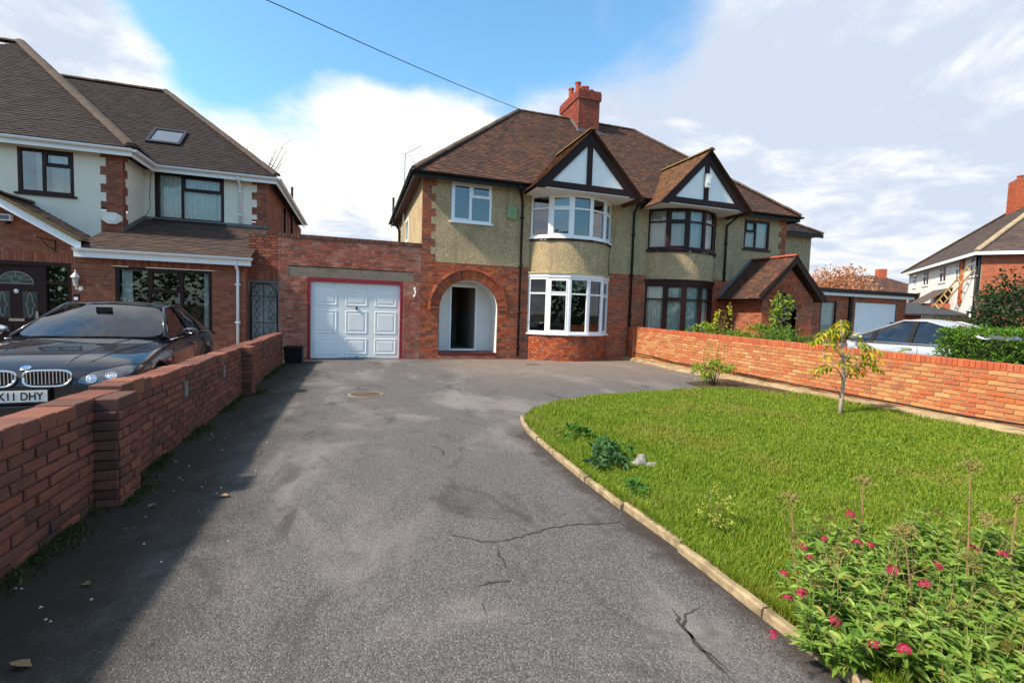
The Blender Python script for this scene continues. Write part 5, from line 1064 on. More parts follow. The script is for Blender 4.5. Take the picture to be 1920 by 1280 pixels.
def car(name, label, cat, loc, rz, P):
    """local frame: front towards -Y"""
    c = thing(name, label, cat, loc, rz, local=True); pt = P['paint']
    solid(loft(P['st']), 'body', pt, c, 2, [(s*P['hw'], y, P['wr'], P['wr']*1.16, .3) for s in (-1, 1) for y in P['ax']])
    MB().box(-P['hw']+.16, P['hw']-.16, P['ax'][0]-.45, P['ax'][1]+.45, .16, .6).build('underbody', INTD, c)
    for s in (-1, 1):
        for y in P['ax']: wheel(c, s*(P['hw']-.115), y, P['wr'], s)
    g = P['gh']; yb, yt, ym, yr, ye = g['y']; zb, zr, zm, ze = g['z']; wb, wt = g['w']      # windscreen base, top, roof mid, roof rear, rear glass base
    def across(y, yc, w_, z, zc, n=7): return [(w_*x, y+(yc-y)*(1-x*x), z+(zc-z)*(1-x*x)) for x in [(-1+2*i/(n-1)) for i in range(n)]]
    solid(grid([across(yb+.2, yb-.06, wb, zb, zb+.02), across((yb+yt)/2+.14, (yb+yt)/2-.02, (wb+wt)/2+.02, (zb+zr)/2+.0, (zb+zr)/2+.06), across(yt+.1, yt+.02, wt, zr-.03, zr+.02)]), 'windscreen', CGLASS, c, 2)
    solid(grid([across(yt+.09, yt, wt+.01, zr-.03, zr+.02), across((yt+ym)/2, (yt+ym)/2, wt+.03, zm-.05, zm+.0), across(ym+.2, ym+.2, wt+.03, zm-.05, zm), across(yr, yr+.04, wt, ze-.03, ze+.01)]), 'roof', pt, c, 2)
    solid(grid([across(yr, yr+.03, wt-.01, ze-.04, ze), across((yr+ye)/2-.08, (yr+ye)/2+.02, (wb+wt)/2, (ze+zb)/2+.02, (ze+zb)/2+.08), across(ye-.2, ye, wb-.04, zb, zb+.04)]), 'rear_window', CGLASS, c, 2)
    for s in (-1, 1):
        bel = lambda y: zb-.04+g['rise']*(y-yb)
        xs = wb+.055
        top = [(yt+.1, zr-.035), ((yt+ym)/2, zm-.06), (ym+.2, zm-.06), (yr, ze-.04)]
        ys = [yb+.2]+[q[0] for q in top]+[ye-.2]
        rows = [[], [], []]
        for i, y in enumerate(ys):
            if i in (0, len(ys)-1): zt_ = zb-.0; wt_ = wb
            else: zt_ = top[i-1][1]; wt_ = wt+(.03 if i in (2, 3) else .01)
            z0 = bel(y) if 0 < i < len(ys)-1 else zb-.03
            for k, f in enumerate((0, .5, 1)): rows[k].append((s*(xs+(wt_-xs)*f+.02*math.sin(f*math.pi)), y, z0+(zt_-z0)*f))
        sg = solid(grid(rows), 'side_window', CGD, c, 1)
        e = lambda p: V(p)+V((s*.006, 0, 0))
        MB().tube([e(rows[2][i]) for i in range(len(ys))], [.028]+[.022]*(len(ys)-2)+[.04], 7).build('roof_rail', pt, c, smooth=True)
        for yy in g['pil']:
            i = max(k for k in range(len(ys)-1) if ys[k] <= yy); f = (yy-ys[i])/(ys[i+1]-ys[i])
            q = [V(rows[k][i]).lerp(V(rows[k][i+1]), f)+V((s*.008, 0, 0)) for k in range(3)]
            MB().bar(q[0], q[1], .09, .012, up=(s, 0, .3)).bar(q[1], q[2], .09, .012, up=(s, 0, .6)).build('pillar', P['pilm'], c)
        MB().tube([e(p)+V((s*.004, 0, -.005)) for p in rows[0]], .011, 6).build('window_trim', P['trim'], c, smooth=True)
        y0 = yb+.45; mx = s*(P['hw']+.1)
        mr = MB(); 
        for (dy, sc) in ((-.09, .5), (-.06, .85), (0, 1), (.05, .95), (.07, .8)): mr.vs([(mx+s*.1*math.cos(a)*sc, y0+dy, zb+.07+.065*math.sin(a)*sc) for a in [2*math.pi*k/10 for k in range(10)]])
        for k in range(4):
            for j in range(10): mr.f.append((k*10+j, k*10+(j+1) % 10, k*10+10+(j+1) % 10, k*10+10+j)); mr.m.append(0)
        mr.f += [tuple(range(10)), tuple(range(49, 39, -1))]; mr.m += [0, 0]
        wm = mr.build('wing_mirror', P['mir'] if s < 0 else pt, c, smooth=True); MB().bar((s*(P['hw']-.06), y0+.02, zb+.0), (mx, y0+.02, zb+.04), .06, .04).build('mirror_stalk', INTD, wm)
        for yy in P['doors']: MB().bar((s*(P['hw']*.985+.004), yy, .35), (s*(P['hw']*.985+.002), yy, zb-.1), .006, .004, up=(0, 1, 0)).build('door_gap', INTD, c)
        for yy in P['hand']: MB().bar((s*(P['hw']+.005), yy-.1, zb-.14), (s*(P['hw']+.005), yy+.1, zb-.135), .03, .028).build('door_handle', pt, c)
    # interior
    it = MB().box(-wb+.05, wb-.05, yb+.12, ye-.25, zb-.12, zb-.03).build('dashboard', INTD, c)
    for s in (-1, 1):
        for yy in (yb+1.15, yb+2.0):
            q = []
            for (z, w_, d) in ((zb-.1, .25, .09), (zb+.12, .24, .08), (zb+.2, .2, .07)): q.append((z, w_, d))
            m = MB(); B = [m.vs([(s*.38+sx*w_, yy+sy*d+(z-zb)*.3, z) for sx, sy in ((-1, -1), (1, -1), (1, 1), (-1, 1))]) for z, w_, d in q]
            for k in range(2):
                for i in range(4): m.f.append((B[k]+i, B[k]+(i+1) % 4, B[k+1]+(i+1) % 4, B[k+1]+i)); m.m.append(0)
            m.f.append((B[2], B[2]+1, B[2]+2, B[2]+3)); m.m.append(0); st = m.build('seat', SEAT, c); MB().box(s*.38-.12, s*.38+.12, yy+.05, yy+.13, zb+.22, zb+.36).build('headrest', SEAT, st)
    MB().tube([(-.38*P.get('whl', 1)+.17*math.cos(a), yb+.62+.06*math.sin(a), zb+.02+.16*math.sin(a)) for a in [2*math.pi*k/20 for k in range(21)]], .014, 6).build('steering_wheel', INTD, c, smooth=True)
    MB().bar((-.09, yb+.62, zr-.06), (.09, yb+.62, zr-.06), .03, .06).build('rear_view_mirror', INTD, c)
    return c
BM = dict(paint=PAINT, hw=.945, wr=.345, ax=(-1.58, 1.41), trim=CHROME, pilm=INTD, mir=CHROME, doors=(-.95, .3, 1.2), hand=(.15, 1.05),
  st=[(-2.52, .62, .34, .56, .58), (-2.51, .76, .25, .62, .66), (-2.44, .86, .2, .70, .76), (-2.24, .92, .18, .78, .86), (-1.9, .94, .17, .84, .93), (-1.4, .945, .17, .905, .985), (-.9, .945, .17, .93, 1.02), (-.4, .945, .17, .95, 1.0), (.5, .945, .17, .97, 1.0), (1.3, .94, .17, .99, 1.04), (1.9, .93, .18, 1.0, 1.10), (2.25, .90, .22, .98, 1.10), (2.43, .84, .28, .9, 1.02), (2.5, .7, .38, .7, .8)],
  gh=dict(y=(-1.0, -.12, .55, 1.15, 1.95), z=(1.0, 1.42, 1.485, 1.40), w=(.80, .58), rise=.02, pil=(.38, 1.22)))
bmw = car('parked_car', 'black saloon car with chrome twin kidney grille parked behind the low brick wall', 'car', (-3.38, 8.5, 0), R(4.6), BM)
# front of the saloon: parts laid on the body by casting rays at it
from mathutils.bvhtree import BVHTree
def bvh_of(c):
    o = [q for q in c.children if q.name.startswith('body')][0]; return BVHTree.FromPolygons([v.co for v in o.data.vertices], [p.vertices for p in o.data.polygons])
bv = bvh_of(bmw)
def front(x, z, off=.006, d=(0, 1, 0), o=None):
    h = bv.ray_cast(V(o) if o else V((x, -4, z)), V(d)); 
    if h[0] is None: return V((x, -2.4, z))
    return h[0]+h[1]*off*(1 if h[1].dot(V(d)) < 0 else -1)
def topo(x, y, off=.003): return front(0, 0, off, (0, 0, -1), (x, y, 3))
HOUS = mat_plain('lamp_housing', '565a5e', .12, .25, 9, metal=.3, spec=.8, coat=1.)
for s in (-1, 1):
    cx_, hw_, z0_, z1_ = s*.215, .185, .60, .76; q = []
    for i in range(28):
        a = 2*math.pi*i/28; ca, sa = math.cos(a), math.sin(a); ex = abs(ca)**.55*(1 if ca > 0 else -1); ez_ = abs(sa)**.6*(1 if sa > 0 else -1)
        x = cx_+hw_*ex*(1+.06*ez_); z = (z0_+z1_)/2+(z1_-z0_)/2*ez_; p = front(x, min(z, .68), .0); q.append(V((x, min(p.y, -2.44)-.03, z)))
    MB().face([p+V((0, .022, 0)) for p in q]).build('grille_recess', BLACK, bmw); rg = MB().tube(q+[q[0]], .012, 7).build('kidney_surround', CHROME, bmw, smooth=True)
    for i in range(12):
        x = cx_-hw_*.86+hw_*1.72*i/11; hh = (z1_-z0_)/2*(.98-.25*((x-cx_)/hw_)**4); zc = (z0_+z1_)/2; yy = min(front(x, zc, 0).y, -2.44)-.02; MB().bar((x, yy, zc-hh), (x, yy-.004, zc+hh), .008, .02, up=(0, 1, 0)).build('grille_bar', CHROME, rg)
    N, K = 15, 6; rows = []
    for k in range(K+1):
        f = -1+2*k/K; rw_h = []
        for i in range(N):
            t_ = i/(N-1); x = .45+.455*t_; zc = .645+.10*t_; hh = .062*min(1, (t_+.04)*4)**.6*min(1, (1.02-t_)*3.2)**.7; rw_h.append(front(s*x, zc+hh*f, .005))
        rows.append(rw_h)
    hr = grid(rows if s > 0 else [q_[::-1] for q_ in rows]).build('headlight', HOUS, bmw, smooth=True)
    MB().tube(rows[0]+[rows[k][-1] for k in range(K+1)]+rows[-1][::-1]+[rows[k][0] for k in range(K, -1, -1)], .004, 5).build('lamp_edge', INTD, hr)
    for (x, z, rr) in ((.56, .66, .047), (.71, .685, .05)):
        p = front(s*x, z, .004); nn_ = (front(s*x, z, .02)-front(s*x, z, .0)).normalized(); MB().lathe([(rr, 0), (rr, .004), (rr*.86, .006), (rr*.8, .002)], p, 22, axis=nn_).build('lamp_ring', REFL, hr, smooth=False); MB().lathe([(rr*.62, .0), (rr*.6, .004), (rr*.3, .007)], p, 16, axis=nn_).build('lamp_bulb', CHROME, hr, smooth=True)
    p_ = [topo(s*(.50+.02*i), -2.38+.16*i) for i in range(9)]; p_ = [topo(s*(.40+.36*(i/9)**.6), -2.40+1.35*i/9, .001) for i in range(10)]
    MB().tube(p_, .0045, 5).build('bonnet_gap', INTD, bmw); MB().tube([topo(s*(.30+.2*(i/8)), -2.35+1.25*i/8, .001) for i in range(9)], .007, 5).build('bonnet_crease', PAINT, bmw, smooth=True)
    hs_ = [front(0, 0, .004, (-s, 0, 0), (s*3, y, .80)) for y in (-1.55, -1.3, -1.05)]; MB().tube([front(0, 0, .0, (-s, 0, 0), (s*3, -2.0+.42*i, .74+.004*i)) for i in range(10)], .006, 5).build('side_crease', PAINT, bmw, smooth=True)
    MB().tube([front(0, 0, .003, (-s, 0, 0), (s*3, -1.2+.03*i, .73)) for i in range(4)], .012, 6).build('side_repeater', REFL, bmw)
pb = topo(0, -2.40, .002); bd = MB().lathe([(.042, 0), (.042, .006), (.036, .009)], pb, 20, axis=(0, -.5, 1)).build('badge', CHROME, bmw); MB().lathe([(.027, .0095), (.027, .0105)], pb, 16, axis=(0, -.5, 1)).build('badge_centre', mat_plain('badge_blue', '4a7fc0', .3, 0), bd)
PLW = mat_plain('plate_white', 'dfe0dc', .4, .03)
pl_ = MB().box(-.235, .235, -2.585, -2.573, .455, .568).build('number_plate', PLW, bmw); MB().box(-.245, .245, -2.574, -2.45, .445, .578).build('plate_holder', INTD, bmw)
def text(body, size, M_, mat, parent, name='lettering'):
    cu = bpy.data.curves.new('t', 'FONT'); cu.body = body; cu.size = size; cu.align_x = 'RIGHT'; cu.extrude = .0008; cu.offset = .0016
    o = bpy.data.objects.new('t', cu); C.objects.link(o); dg = bpy.context.evaluated_depsgraph_get(); me = bpy.data.meshes.new_from_object(o.evaluated_get(dg)); bpy.data.objects.remove(o)
    me.materials.clear(); me.materials.append(mat); n = bpy.data.objects.new(name, me); C.objects.link(n); n.parent = parent; n.matrix_local = M_; return n
text('K11 DHY', .104, Matrix.Translation((.205, -2.5868, .474)) @ Matrix.Rotation(R(90), 4, 'X') @ Matrix.Diagonal((.82, 1.06, 1, 1)), BLACK, pl_)
MB().box(-.62, .62, -2.50, -2.44, .26, .37).build('bumper_intake', BLACK, bmw); MB().tube([(-.82, -2.47, .40), (-.5, -2.555, .405), (0, -2.575, .405), (.5, -2.555, .405), (.82, -2.47, .40)], .014, 6).build('bumper_strip', PAINT, bmw, smooth=True)
tag_ = MB().box(.12, .2, -1.62+1.0, -1.618+1.0, 1.06, 1.14).build('windscreen_permit', mat_plain('blue_permit', '6fa0d8', .5, .1), bmw)
SV = dict(paint=SILV, hw=.89, wr=.315, ax=(-1.3, 1.3), trim=CHROME, pilm=INTD, mir=SILV, doors=(-.75, .3, 1.15), hand=(.1, 1.0), whl=1,
  st=[(-2.12, .5, .32, .5, .56), (-2.08, .7, .24, .6, .68), (-1.95, .82, .19, .72, .82), (-1.6, .87, .17, .86, .96), (-1.2, .885, .17, .93, 1.06), (-.9, .89, .17, .96, 1.08), (0, .89, .17, .98, 1.0), (1., .89, .17, 1.0, 1.02), (1.6, .88, .18, 1.02, 1.06), (1.95, .85, .22, 1.02, 1.08), (2.08, .8, .3, .95, 1.02), (2.12, .68, .4, .7, .8)],
  gh=dict(y=(-1.32, -.35, .1, .8, 1.85), z=(1.04, 1.47, 1.54, 1.37), w=(.76, .57), rise=.0, pil=(-.62, .12, .74)))
car('parked_car', 'silver hatchback car parked behind the orange wall between shrubs and hedge', 'car', (11.98, 7.05, .12), R(180+3), SV)
# ================================================================== houses and trees beyond
fh = thing('rendered_house', 'distant white rendered and red brick house with grey brown hipped roof', 'house', (29.2, 15.1, 0), math.atan2(-.703, .711), local=True)
FE, FL, FW = 5.2, 11.8, 8.4; ux = (1, 0, 0); uy = (0, -1, 0)        # white wall is local x=0, facing -x; runs from (0,FL) to (0,0)
wh = straight((0, FL, 0), uy); WF = mat_plain('far_white_render', 'dcdcd6', .9, .06, 1.5, bs=.2)
FWIN = [(.15, 1.35, 4.1, 5.1), (2.5, 3.3, 4.1, 5.05), (4.65, 5.8, 4.1, 5.05), (7.6, 8.75, 4.1, 5.05), (10.1, 10.8, 4.1, 4.95), (.2, 1.55, .9, 2.45), (2.3, 2.9, .9, 2.2)]
wallsheet(fh, wh, FL, 0, FE, WF, cut=lambda z: [(FL-b, FL-a) for a, b, c, d in FWIN if c < z < d], name='rendered_wall')
for a, b, c, d in FWIN: window(fh, (0, b, 0), uy, b-a, c, d, [(1, [(.65, False), (.35, True)]), (1, [(1, False)])], WHITE, GLASS, sill=.05, room=.5, curtain=[(.05, .25)])
be = MB().box(.1, .2, .2, .3, 1, 1.1).build('brick_end', MORT, fh); brickwork(be, straight((0, 0, 0), ux), FW, 0, FE, BRK['rcap'], seed=121, nind=0)
bp_ = MB().box(-.08, .0, 2.08, 2.42, 2.7, FE).build('brick_strip', BRK['rcap'], fh)
rf = MB(); o_ = .35; A_, B_ = (4.2, 4.4, 8.9), (4.2, FL-4.2, 8.9); c = [(-o_, -o_, FE), (FW+o_, -o_, FE), (FW+o_, FL+o_, FE), (-o_, FL+o_, FE)]
rf.face([c[0], c[1], A_]); rf.face([c[1], c[2], B_, A_]); rf.face([c[2], c[3], B_]); rf.face([c[3], c[0], A_, B_]); rf.face([(x, y, FE-.08) for x, y, z in c][::-1])
FT = mat_plain('far_roof_tile', '574a45', .9, .15, 3, bs=.4, grime='3f3633'); fr_ = rf.build('roof', FT, fh)
def ftiles(O, u, v, iv, L, sd): tiling(fr_, O, u, v, iv, L, mat_ft, gauge=.2, tw=.3, seed=sd)
mat_ft = mat_piece('far_tile', ('4c403c', '574a44', '443a37', '5e504a'), gamt=.3, mott=.2)
s4 = V((4.55, 0, 3.7)).normalized(); ftiles((-o_, FL+o_, FE+.01), uy, s4, lambda y: [(y*s4.x*.98, FL+.7-y*s4.x*1.04)], math.hypot(4.55, 3.7), 131)
s5 = V((0, 4.75, 3.7)).normalized(); ftiles((-o_, -o_, FE+.01), ux, s5, lambda y: [(y*s5.y*.96, FW+.7-y*s5.y*.96)], math.hypot(4.75, 3.7), 132)
ridge(fr_, (-o_, -o_, FE+.04), (4.2, 4.4, 8.93), mat_plain('pale_hip', '9b8a70', .9, .3, 5), r=.14, seg=.5); ridge(fr_, A_, B_, RIDGE, r=.14, seg=.5); ridge(fr_, (-o_, FL+o_, FE+.04), (4.2, FL-4.2, 8.93), RIDGE, r=.14, seg=.5)
MB().box(-o_-.02, FW+o_, -o_-.03, -o_, FE-.16, FE).build('fascia', WHITE, fr_); MB().box(-o_-.03, -o_, -o_, FL+o_, FE-.16, FE).build('fascia', WHITE, fr_)
ck = MB().box(3.5, 6.2, 6.9, 8.0, 8.0, 10.2).build('chimney', MORT, fr_)
for (O, u, L) in (((3.48, 6.88, 0), ux, 2.74), ((3.48, 8.02, 0), uy, 1.14)): brickwork(fr_, straight(O, u), L, 8.0, 10.25, BRK['rcap'], seed=133, backing=False)
for i in range(5): MB().lathe([(.15, 10.2), (.13, 10.4), (.16, 10.42), (.16, 10.5), (.1, 10.5)], (3.75+i*.5, 7.4, 0), 10).build('chimney_pot', TERRA, fr_)
for (y0, y1) in ((3.6, 6.4), (9.2, 11.2)):
    q = MB(); q.face([(-1.3, y0-.2, 2.75), (0, y0-.2, 3.7), (0, y1+.2, 3.7), (-1.3, y1+.2, 2.75)][::-1]); q.build('porch_roof', FT, fh); MB().box(-1.15, 0, y0, y1, 0, 2.8).build('porch', BRK['rcap'], fh)
pipe(fh, [(-.06, .35, 5.1), (-.06, .35, .1)], BLACK, .05); MB().tube([(-.06, .02, 5.1), (-.06, .02, .1)], .045, 8).build('downpipe', BLACK, fh)
q = MB(); q.face([(-.6, -1.6, 2.35), (FW, -1.6, 2.35), (FW, 0, 3.1), (-.2, 0, 3.1)]); q.build('lean_to_roof', FT, fh); MB().box(.1, FW, -1.4, -.02, 0, 2.36).build('lean_to', BRK['rcap'], fh)
ldr = thing('ladder', 'tall timber ladder leaning against the white rendered wall', 'ladder', (29.2, 15.1, 0), math.atan2(-.703, .711), local=True); LM = mat_plain('ladder_timber', 'b59a64', .7, .15, 5)
a0, a1 = V((-1.75, 5.0, .1)), V((-.12, .75, 4.55)); sdv = V((-.25, -.08, 0)).normalized()*.2; sdv = (a1-a0).cross(V((1, 0, .35))).normalized()*.2
for s in (-1, 1): MB().tube([a0+sdv*s, a1+sdv*s], .04, 6).build('stile', LM, ldr)
for i in range(17): p = a0.lerp(a1, (i+.5)/17); MB().tube([p-sdv, p+sdv], .026, 5).build('rung', LM, ldr)
# house roofs further away
def plainhouse(name, label, loc, rz, W, D, ez, rz_, wall, roof):
    h = thing(name, label, 'house', loc, rz, local=True); MB().box(-W/2, W/2, 0, D, 0, ez).build('walls', wall, h); m = MB(); c = [(-W/2-.3, -.3, ez), (W/2+.3, -.3, ez), (W/2+.3, D+.3, ez), (-W/2-.3, D+.3, ez)]; a, b = (-W/2+D/2, D/2, rz_), (W/2-D/2, D/2, rz_)
    m.face([c[0], c[1], b, a]); m.face([c[1], c[2], b]); m.face([c[2], c[3], a, b]); m.face([c[3], c[0], a]); rr = m.build('roof', roof, h)
    tiling(rr, (c[0][0], -.3, ez+.01), ux, V((0, D/2+.3, rz_-ez)).normalized(), lambda y: [(y*(D/2+.3)/math.hypot(D/2+.3, rz_-ez), W+.6-y*(D/2+.3)/math.hypot(D/2+.3, rz_-ez))], math.hypot(D/2+.3, rz_-ez), TILE, gauge=.25, tw=.35, seed=5)
    for x in (-W/4, W/4):
        w_ = MB().box(x-.7, x+.7, -.03, .02, .9, 2.1).build('window', WHITE, h); MB().box(x-.6, x+.6, -.04, -.031, 1., 2.).build('pane', GLASS, w_)
    MB().box(W/2-D/2-.4, W/2-D/2+.4, D/2-.4, D/2+.4, rz_-.3, rz_+.8).build('chimney', BRK['rcap'], h); return h
plainhouse('bungalow', 'distant bungalow with brown tiled roof behind the flat-roofed garage', (52.5, 35.5, 0), R(-28), 12, 8, 4.6, 6.9, BRK['rcap'], TILE)
sh = thing('outbuilding', 'low outbuilding with dark sloping roof behind the board fence', 'shed', (28.0, 17.2, 0), R(-30), local=True); MB().box(-1.9, 2.2, 0, 3, 0, 2.1).build('walls', BRK['rcap'], sh)
q = MB(); q.hexa([(-2.1, -.3, 2.05), (2.4, -.3, 2.05), (2.4, 3.2, 2.75), (-2.1, 3.2, 2.75), (-2.1, -.3, 2.13), (2.4, -.3, 2.13), (2.4, 3.2, 2.83), (-2.1, 3.2, 2.83)]); q.build('roof', mat_plain('slate_felt', '3a3e44', .8, .2, 4), sh); MB().box(-1.2, -.4, -.04, 0, .1, 1.95).build('door', BROWNF, sh)
# board fence
FB = mat_piece('fence_board', ('6d6548', '7c7352', '5f5a40', '857a58'), gamt=.35, mott=.25); fn = thing('board_fence', 'weathered close-boarded timber fence beyond the hedge and silver car', 'fence', (26.8, 14.0, .1)); r = random.Random(9)
bmesh_ = MB().box(-.062, .062, -.011, .011, 0, 1.86).mesh('fence_board', FB); x = 23.4
while x < 33.:
    o = bpy.data.objects.new('fence_board', bmesh_); o.location = (x-26.8, -.0+r.uniform(-.004, .004), .0+r.uniform(-.02, .015)); o.rotation_euler = (0, r.uniform(-.01, .01), .05); C.objects.link(o); o.parent = fn; x += .118
for z in (.4, 1.7): MB().box(23.35, 33, 14.012, 14.06, z, z+.09).build('rail', FB, fn)
MB().box(23.35, 33, 13.975, 13.985, 1.2, 1.25).build('gravel_rail', FB, fn)
# ================================================================== vegetation
def mat_leaf(name, cols, trans=.3, rough=.55, big=None):
    m, t, b = newmat(name); P = pos(t); c = ramp(t, piece_random(t), [lin(x) for x in cols])
    if big: c = mixc(t, mth(t, 'MULTIPLY', mrange(t, noise(t, P, big[1], 5, .6), *big[2]), big[3]), c, lin(big[0]))
    t.links.new(c, b.inputs['Base Color']); b.inputs['Roughness'].default_value = rough
    tr = nd(t, 'ShaderNodeBsdfTranslucent', i_Color=c); mx = nd(t, 'ShaderNodeMixShader', i_0=trans, i_1=b.outputs[0], i_2=tr.outputs[0])
    t.links.new(mx.outputs[0], t.nodes['Material Output'].inputs[0]); return m
BARK = mat_plain('bark', '5b4a3c', .95, .3, 14, bs=.6); STEM = mat_plain('green_stem', '6f7d3c', .7, .2, 9)
def leafverts(L, W, fold=.25, droop=.25):
    return [(0, 0, 0), (-W*.5, L*.35, W*fold), (0, L*.4, -L*droop*.12), (W*.5, L*.35, W*fold), (-W*.38, L*.7, W*fold*.7-L*droop*.35), (0, L*.72, -L*droop*.45), (W*.38, L*.7, W*fold*.7-L*droop*.35), (0, L, -L*droop)]
LF = [(0, 2, 1), (0, 3, 2), (1, 2, 5, 4), (2, 3, 6, 5), (4, 5, 7), (5, 6, 7)]
def frame_from(d, roll=0.):
    d = V(d).normalized(); s = d.cross(V((0, 0, 1)))
    s = s.normalized() if s.length > .05 else V((1, 0, 0)); n = s.cross(d)
    if roll: s, n = s*math.cos(roll)+n*math.sin(roll), n*math.cos(roll)-s*math.sin(roll)
    return Matrix((s, d, n)).transposed()
def leaves(parent, items, L, W, mat, nind=0, name='leaf', joined='foliage', simple=False, **kw):
    """items: (point, direction, roll, scale)"""
    T = leafverts(L, W, **kw); fs = LF
    if simple: T = [T[0], T[1], T[3], T[7]]; fs = [(0, 2, 3, 1)]
    order = sorted(range(len(items)), key=lambda i: (V(items[i][0])-CAMP).length) if nind else range(len(items)); og = org(parent)
    if nind:
        s = MB(); s.v = list(T); s.f = list(fs); s.m = [0]*len(fs); me = s.mesh(name, mat)
        for i in order[:nind]:
            p, d, ro, sc = items[i]; o = bpy.data.objects.new(name, me); m = (frame_from(d, ro)*sc).to_4x4(); m.translation = V(p)-og; C.objects.link(o); o.parent = parent; o.matrix_local = m
    rest = order[nind:] if nind else order
    if len(rest):
        tv = np.array(T); vs = []
        for i in rest:
            p, d, ro, sc = items[i]; m = np.array(frame_from(d, ro))*sc; vs.append(tv @ m.T + np.array(p))
        s = MB(); n = len(T); s.v = [tuple(x) for x in np.concatenate(vs)]; s.f = [tuple(k*n+q for q in f) for k in range(len(rest)) for f in fs]; s.m = [0]*len(s.f)
        s.build(joined, mat, parent, kind='stuff')
def rdir(r, up=.3, spread=1.): return V((r.gauss(0, spread), r.gauss(0, spread), r.gauss(up, .6))).normalized()
# ---------- grass
GR = mat_leaf('grass_blade', ('4f6818', '6b8c20', '83a02a', '5d7c1c', '98aa38', '789626', 'a8a444'), .42, .6, ('a0924a', .9, (.48, .7), .5))
def inside(px, py, poly):
    c = np.zeros(len(px), bool); j = len(poly)-1
    for i in range(len(poly)):
        xi, yi = poly[i]; xj, yj = poly[j]; k = ((yi > py) != (yj > py)) & (px < (xj-xi)*(py-yi)/(yj-yi+1e-12)+xi); c ^= k; j = i
    return c
def grassfield(n, seed, name, poly, h0, h1, w0, hscale=None, dens=True):
    g = np.random.default_rng(seed); X0, X1 = min(p[0] for p in poly), max(p[0] for p in poly); Y0, Y1 = min(p[1] for p in poly), max(p[1] for p in poly); xs = []; ys = []; cnt = 0
    while cnt < n:
        x = g.uniform(X0, X1, 200000); y = g.uniform(Y0, Y1, 200000); k = inside(x, y, poly); d = np.hypot(x, y)
        if dens: k &= g.uniform(0, 1, len(x)) < np.clip((3.0/np.maximum(d, 1.5))**1.35, 0, 1)
        x = x[k]; y = y[k]; xs.append(x); ys.append(y); cnt += len(x)
    x = np.concatenate(xs)[:n]; y = np.concatenate(ys)[:n]; d = np.hypot(x, y)
    cl = .5+.5*np.sin(x*3.1+np.sin(y*2.3)*1.7)*np.cos(y*2.7+np.sin(x*1.9)*2.1); cl2 = .5+.5*np.sin(x*9.3+np.sin(y*7.1)*2)*np.cos(y*8.7+np.sin(x*6.1)*2)
    h = g.uniform(h0, h1, n)*(.65+.45*cl+.35*cl2*cl); a = g.uniform(0, 2*math.pi, n); w_ = w0*g.uniform(.7, 1.3, n)*np.clip(d/3., .8, 2.6); ln = g.uniform(.1, .9, n)*h
    s = np.stack([np.cos(a), np.sin(a)], 1); b = a+g.normal(0, .8, n)+math.pi/2; t = np.stack([np.cos(b), np.sin(b)], 1)
    z0 = .03; v = np.zeros((n, 5, 3)); P = np.stack([x, y], 1)
    v[:, 0, :2] = P-s*w_[:, None]/2; v[:, 1, :2] = P+s*w_[:, None]/2; v[:, :2, 2] = z0
    m = P+t*(ln*.35)[:, None]; v[:, 2, :2] = m+s*w_[:, None]*.4; v[:, 3, :2] = m-s*w_[:, None]*.4; v[:, 2:4, 2] = (z0+h*.62)[:, None]
    v[:, 4, :2] = P+t*ln[:, None]; v[:, 4, 2] = z0+h*np.clip(1-.25*(ln/h)**2, .5, 1)
    me = bpy.data.meshes.new(name); me.vertices.add(n*5); me.vertices.foreach_set('co', v.ravel()); bi = np.arange(n)[:, None]*5
    loops = np.concatenate([bi+np.array([[0, 1, 2, 3]]), bi+np.array([[3, 2, 4]])], 1).ravel(); me.loops.add(n*7); me.loops.foreach_set('vertex_index', loops.astype(np.int32))
    me.polygons.add(n*2); st = (np.arange(n)[:, None]*7+np.array([[0, 4]])).ravel(); me.polygons.foreach_set('loop_start', st.astype(np.int32)); me.update(calc_edges=True); me.validate(); me.materials.append(GR)
    o = bpy.data.objects.new(name, me); C.objects.link(o); return o
lg = grassfield(330000, 3, 'grass', LAWN, .028, .07, .0040); tagit(lg, 'green lawn grass with yellowing tufts beside the driveway', 'grass', kind='stuff')
for (n_, pl2, nm, lab, hh) in ((9000, [(8.2, .5), (8.62, .5), (8.7, 3), (8.6, 5), (8.75, 7), (8.3, 7.6)], 'grass', 'sparse rough grass on the bare strip along the orange wall', (.03, .09)), (9000, [(2.02, 1.), (2.09, 1.), (2.09, 3.7), (2.12, 4.6), (2.18, 5.4), (2.09, 5.4), (2.05, 4.6), (2.02, 3.7)], 'grass', 'longer grass creeping over the concrete edging kerb', (.03, .085))):
    tagit(grassfield(n_, n_+len(lab), nm, pl2, hh[0], hh[1], .0042), lab, 'grass', kind='stuff')
MOSS = mat_leaf('moss', ('2c3614', '3b4a1a', '4a5a20', '27300f'), .1, .8); r = random.Random(21)
it = []
for i in range(5200):
    y = r.uniform(2.2, 13.3); e = abs(r.gauss(0, .07))*(.6+.6*math.sin(y*2.3)**2)
    if math.sin(y*1.7)+math.sin(y*4.1+1) < -.6: continue
    off = .15 if 4.05 < y < 4.5 or 8.7 < y < 9.15 else 0
    it.append(((LX+.012+off+e, y, .004), V((r.gauss(.3, .5), r.gauss(0, .5), .8)), r.uniform(0, 6), r.uniform(.5, 1.3)))
mo = thing('moss_strip', 'dark green moss and weeds along the foot of the low brick wall', 'moss', (LX+.05, 6, 0)); leaves(mo, it, .035, .012, MOSS, simple=True, joined='moss'); mo['kind'] = 'stuff'
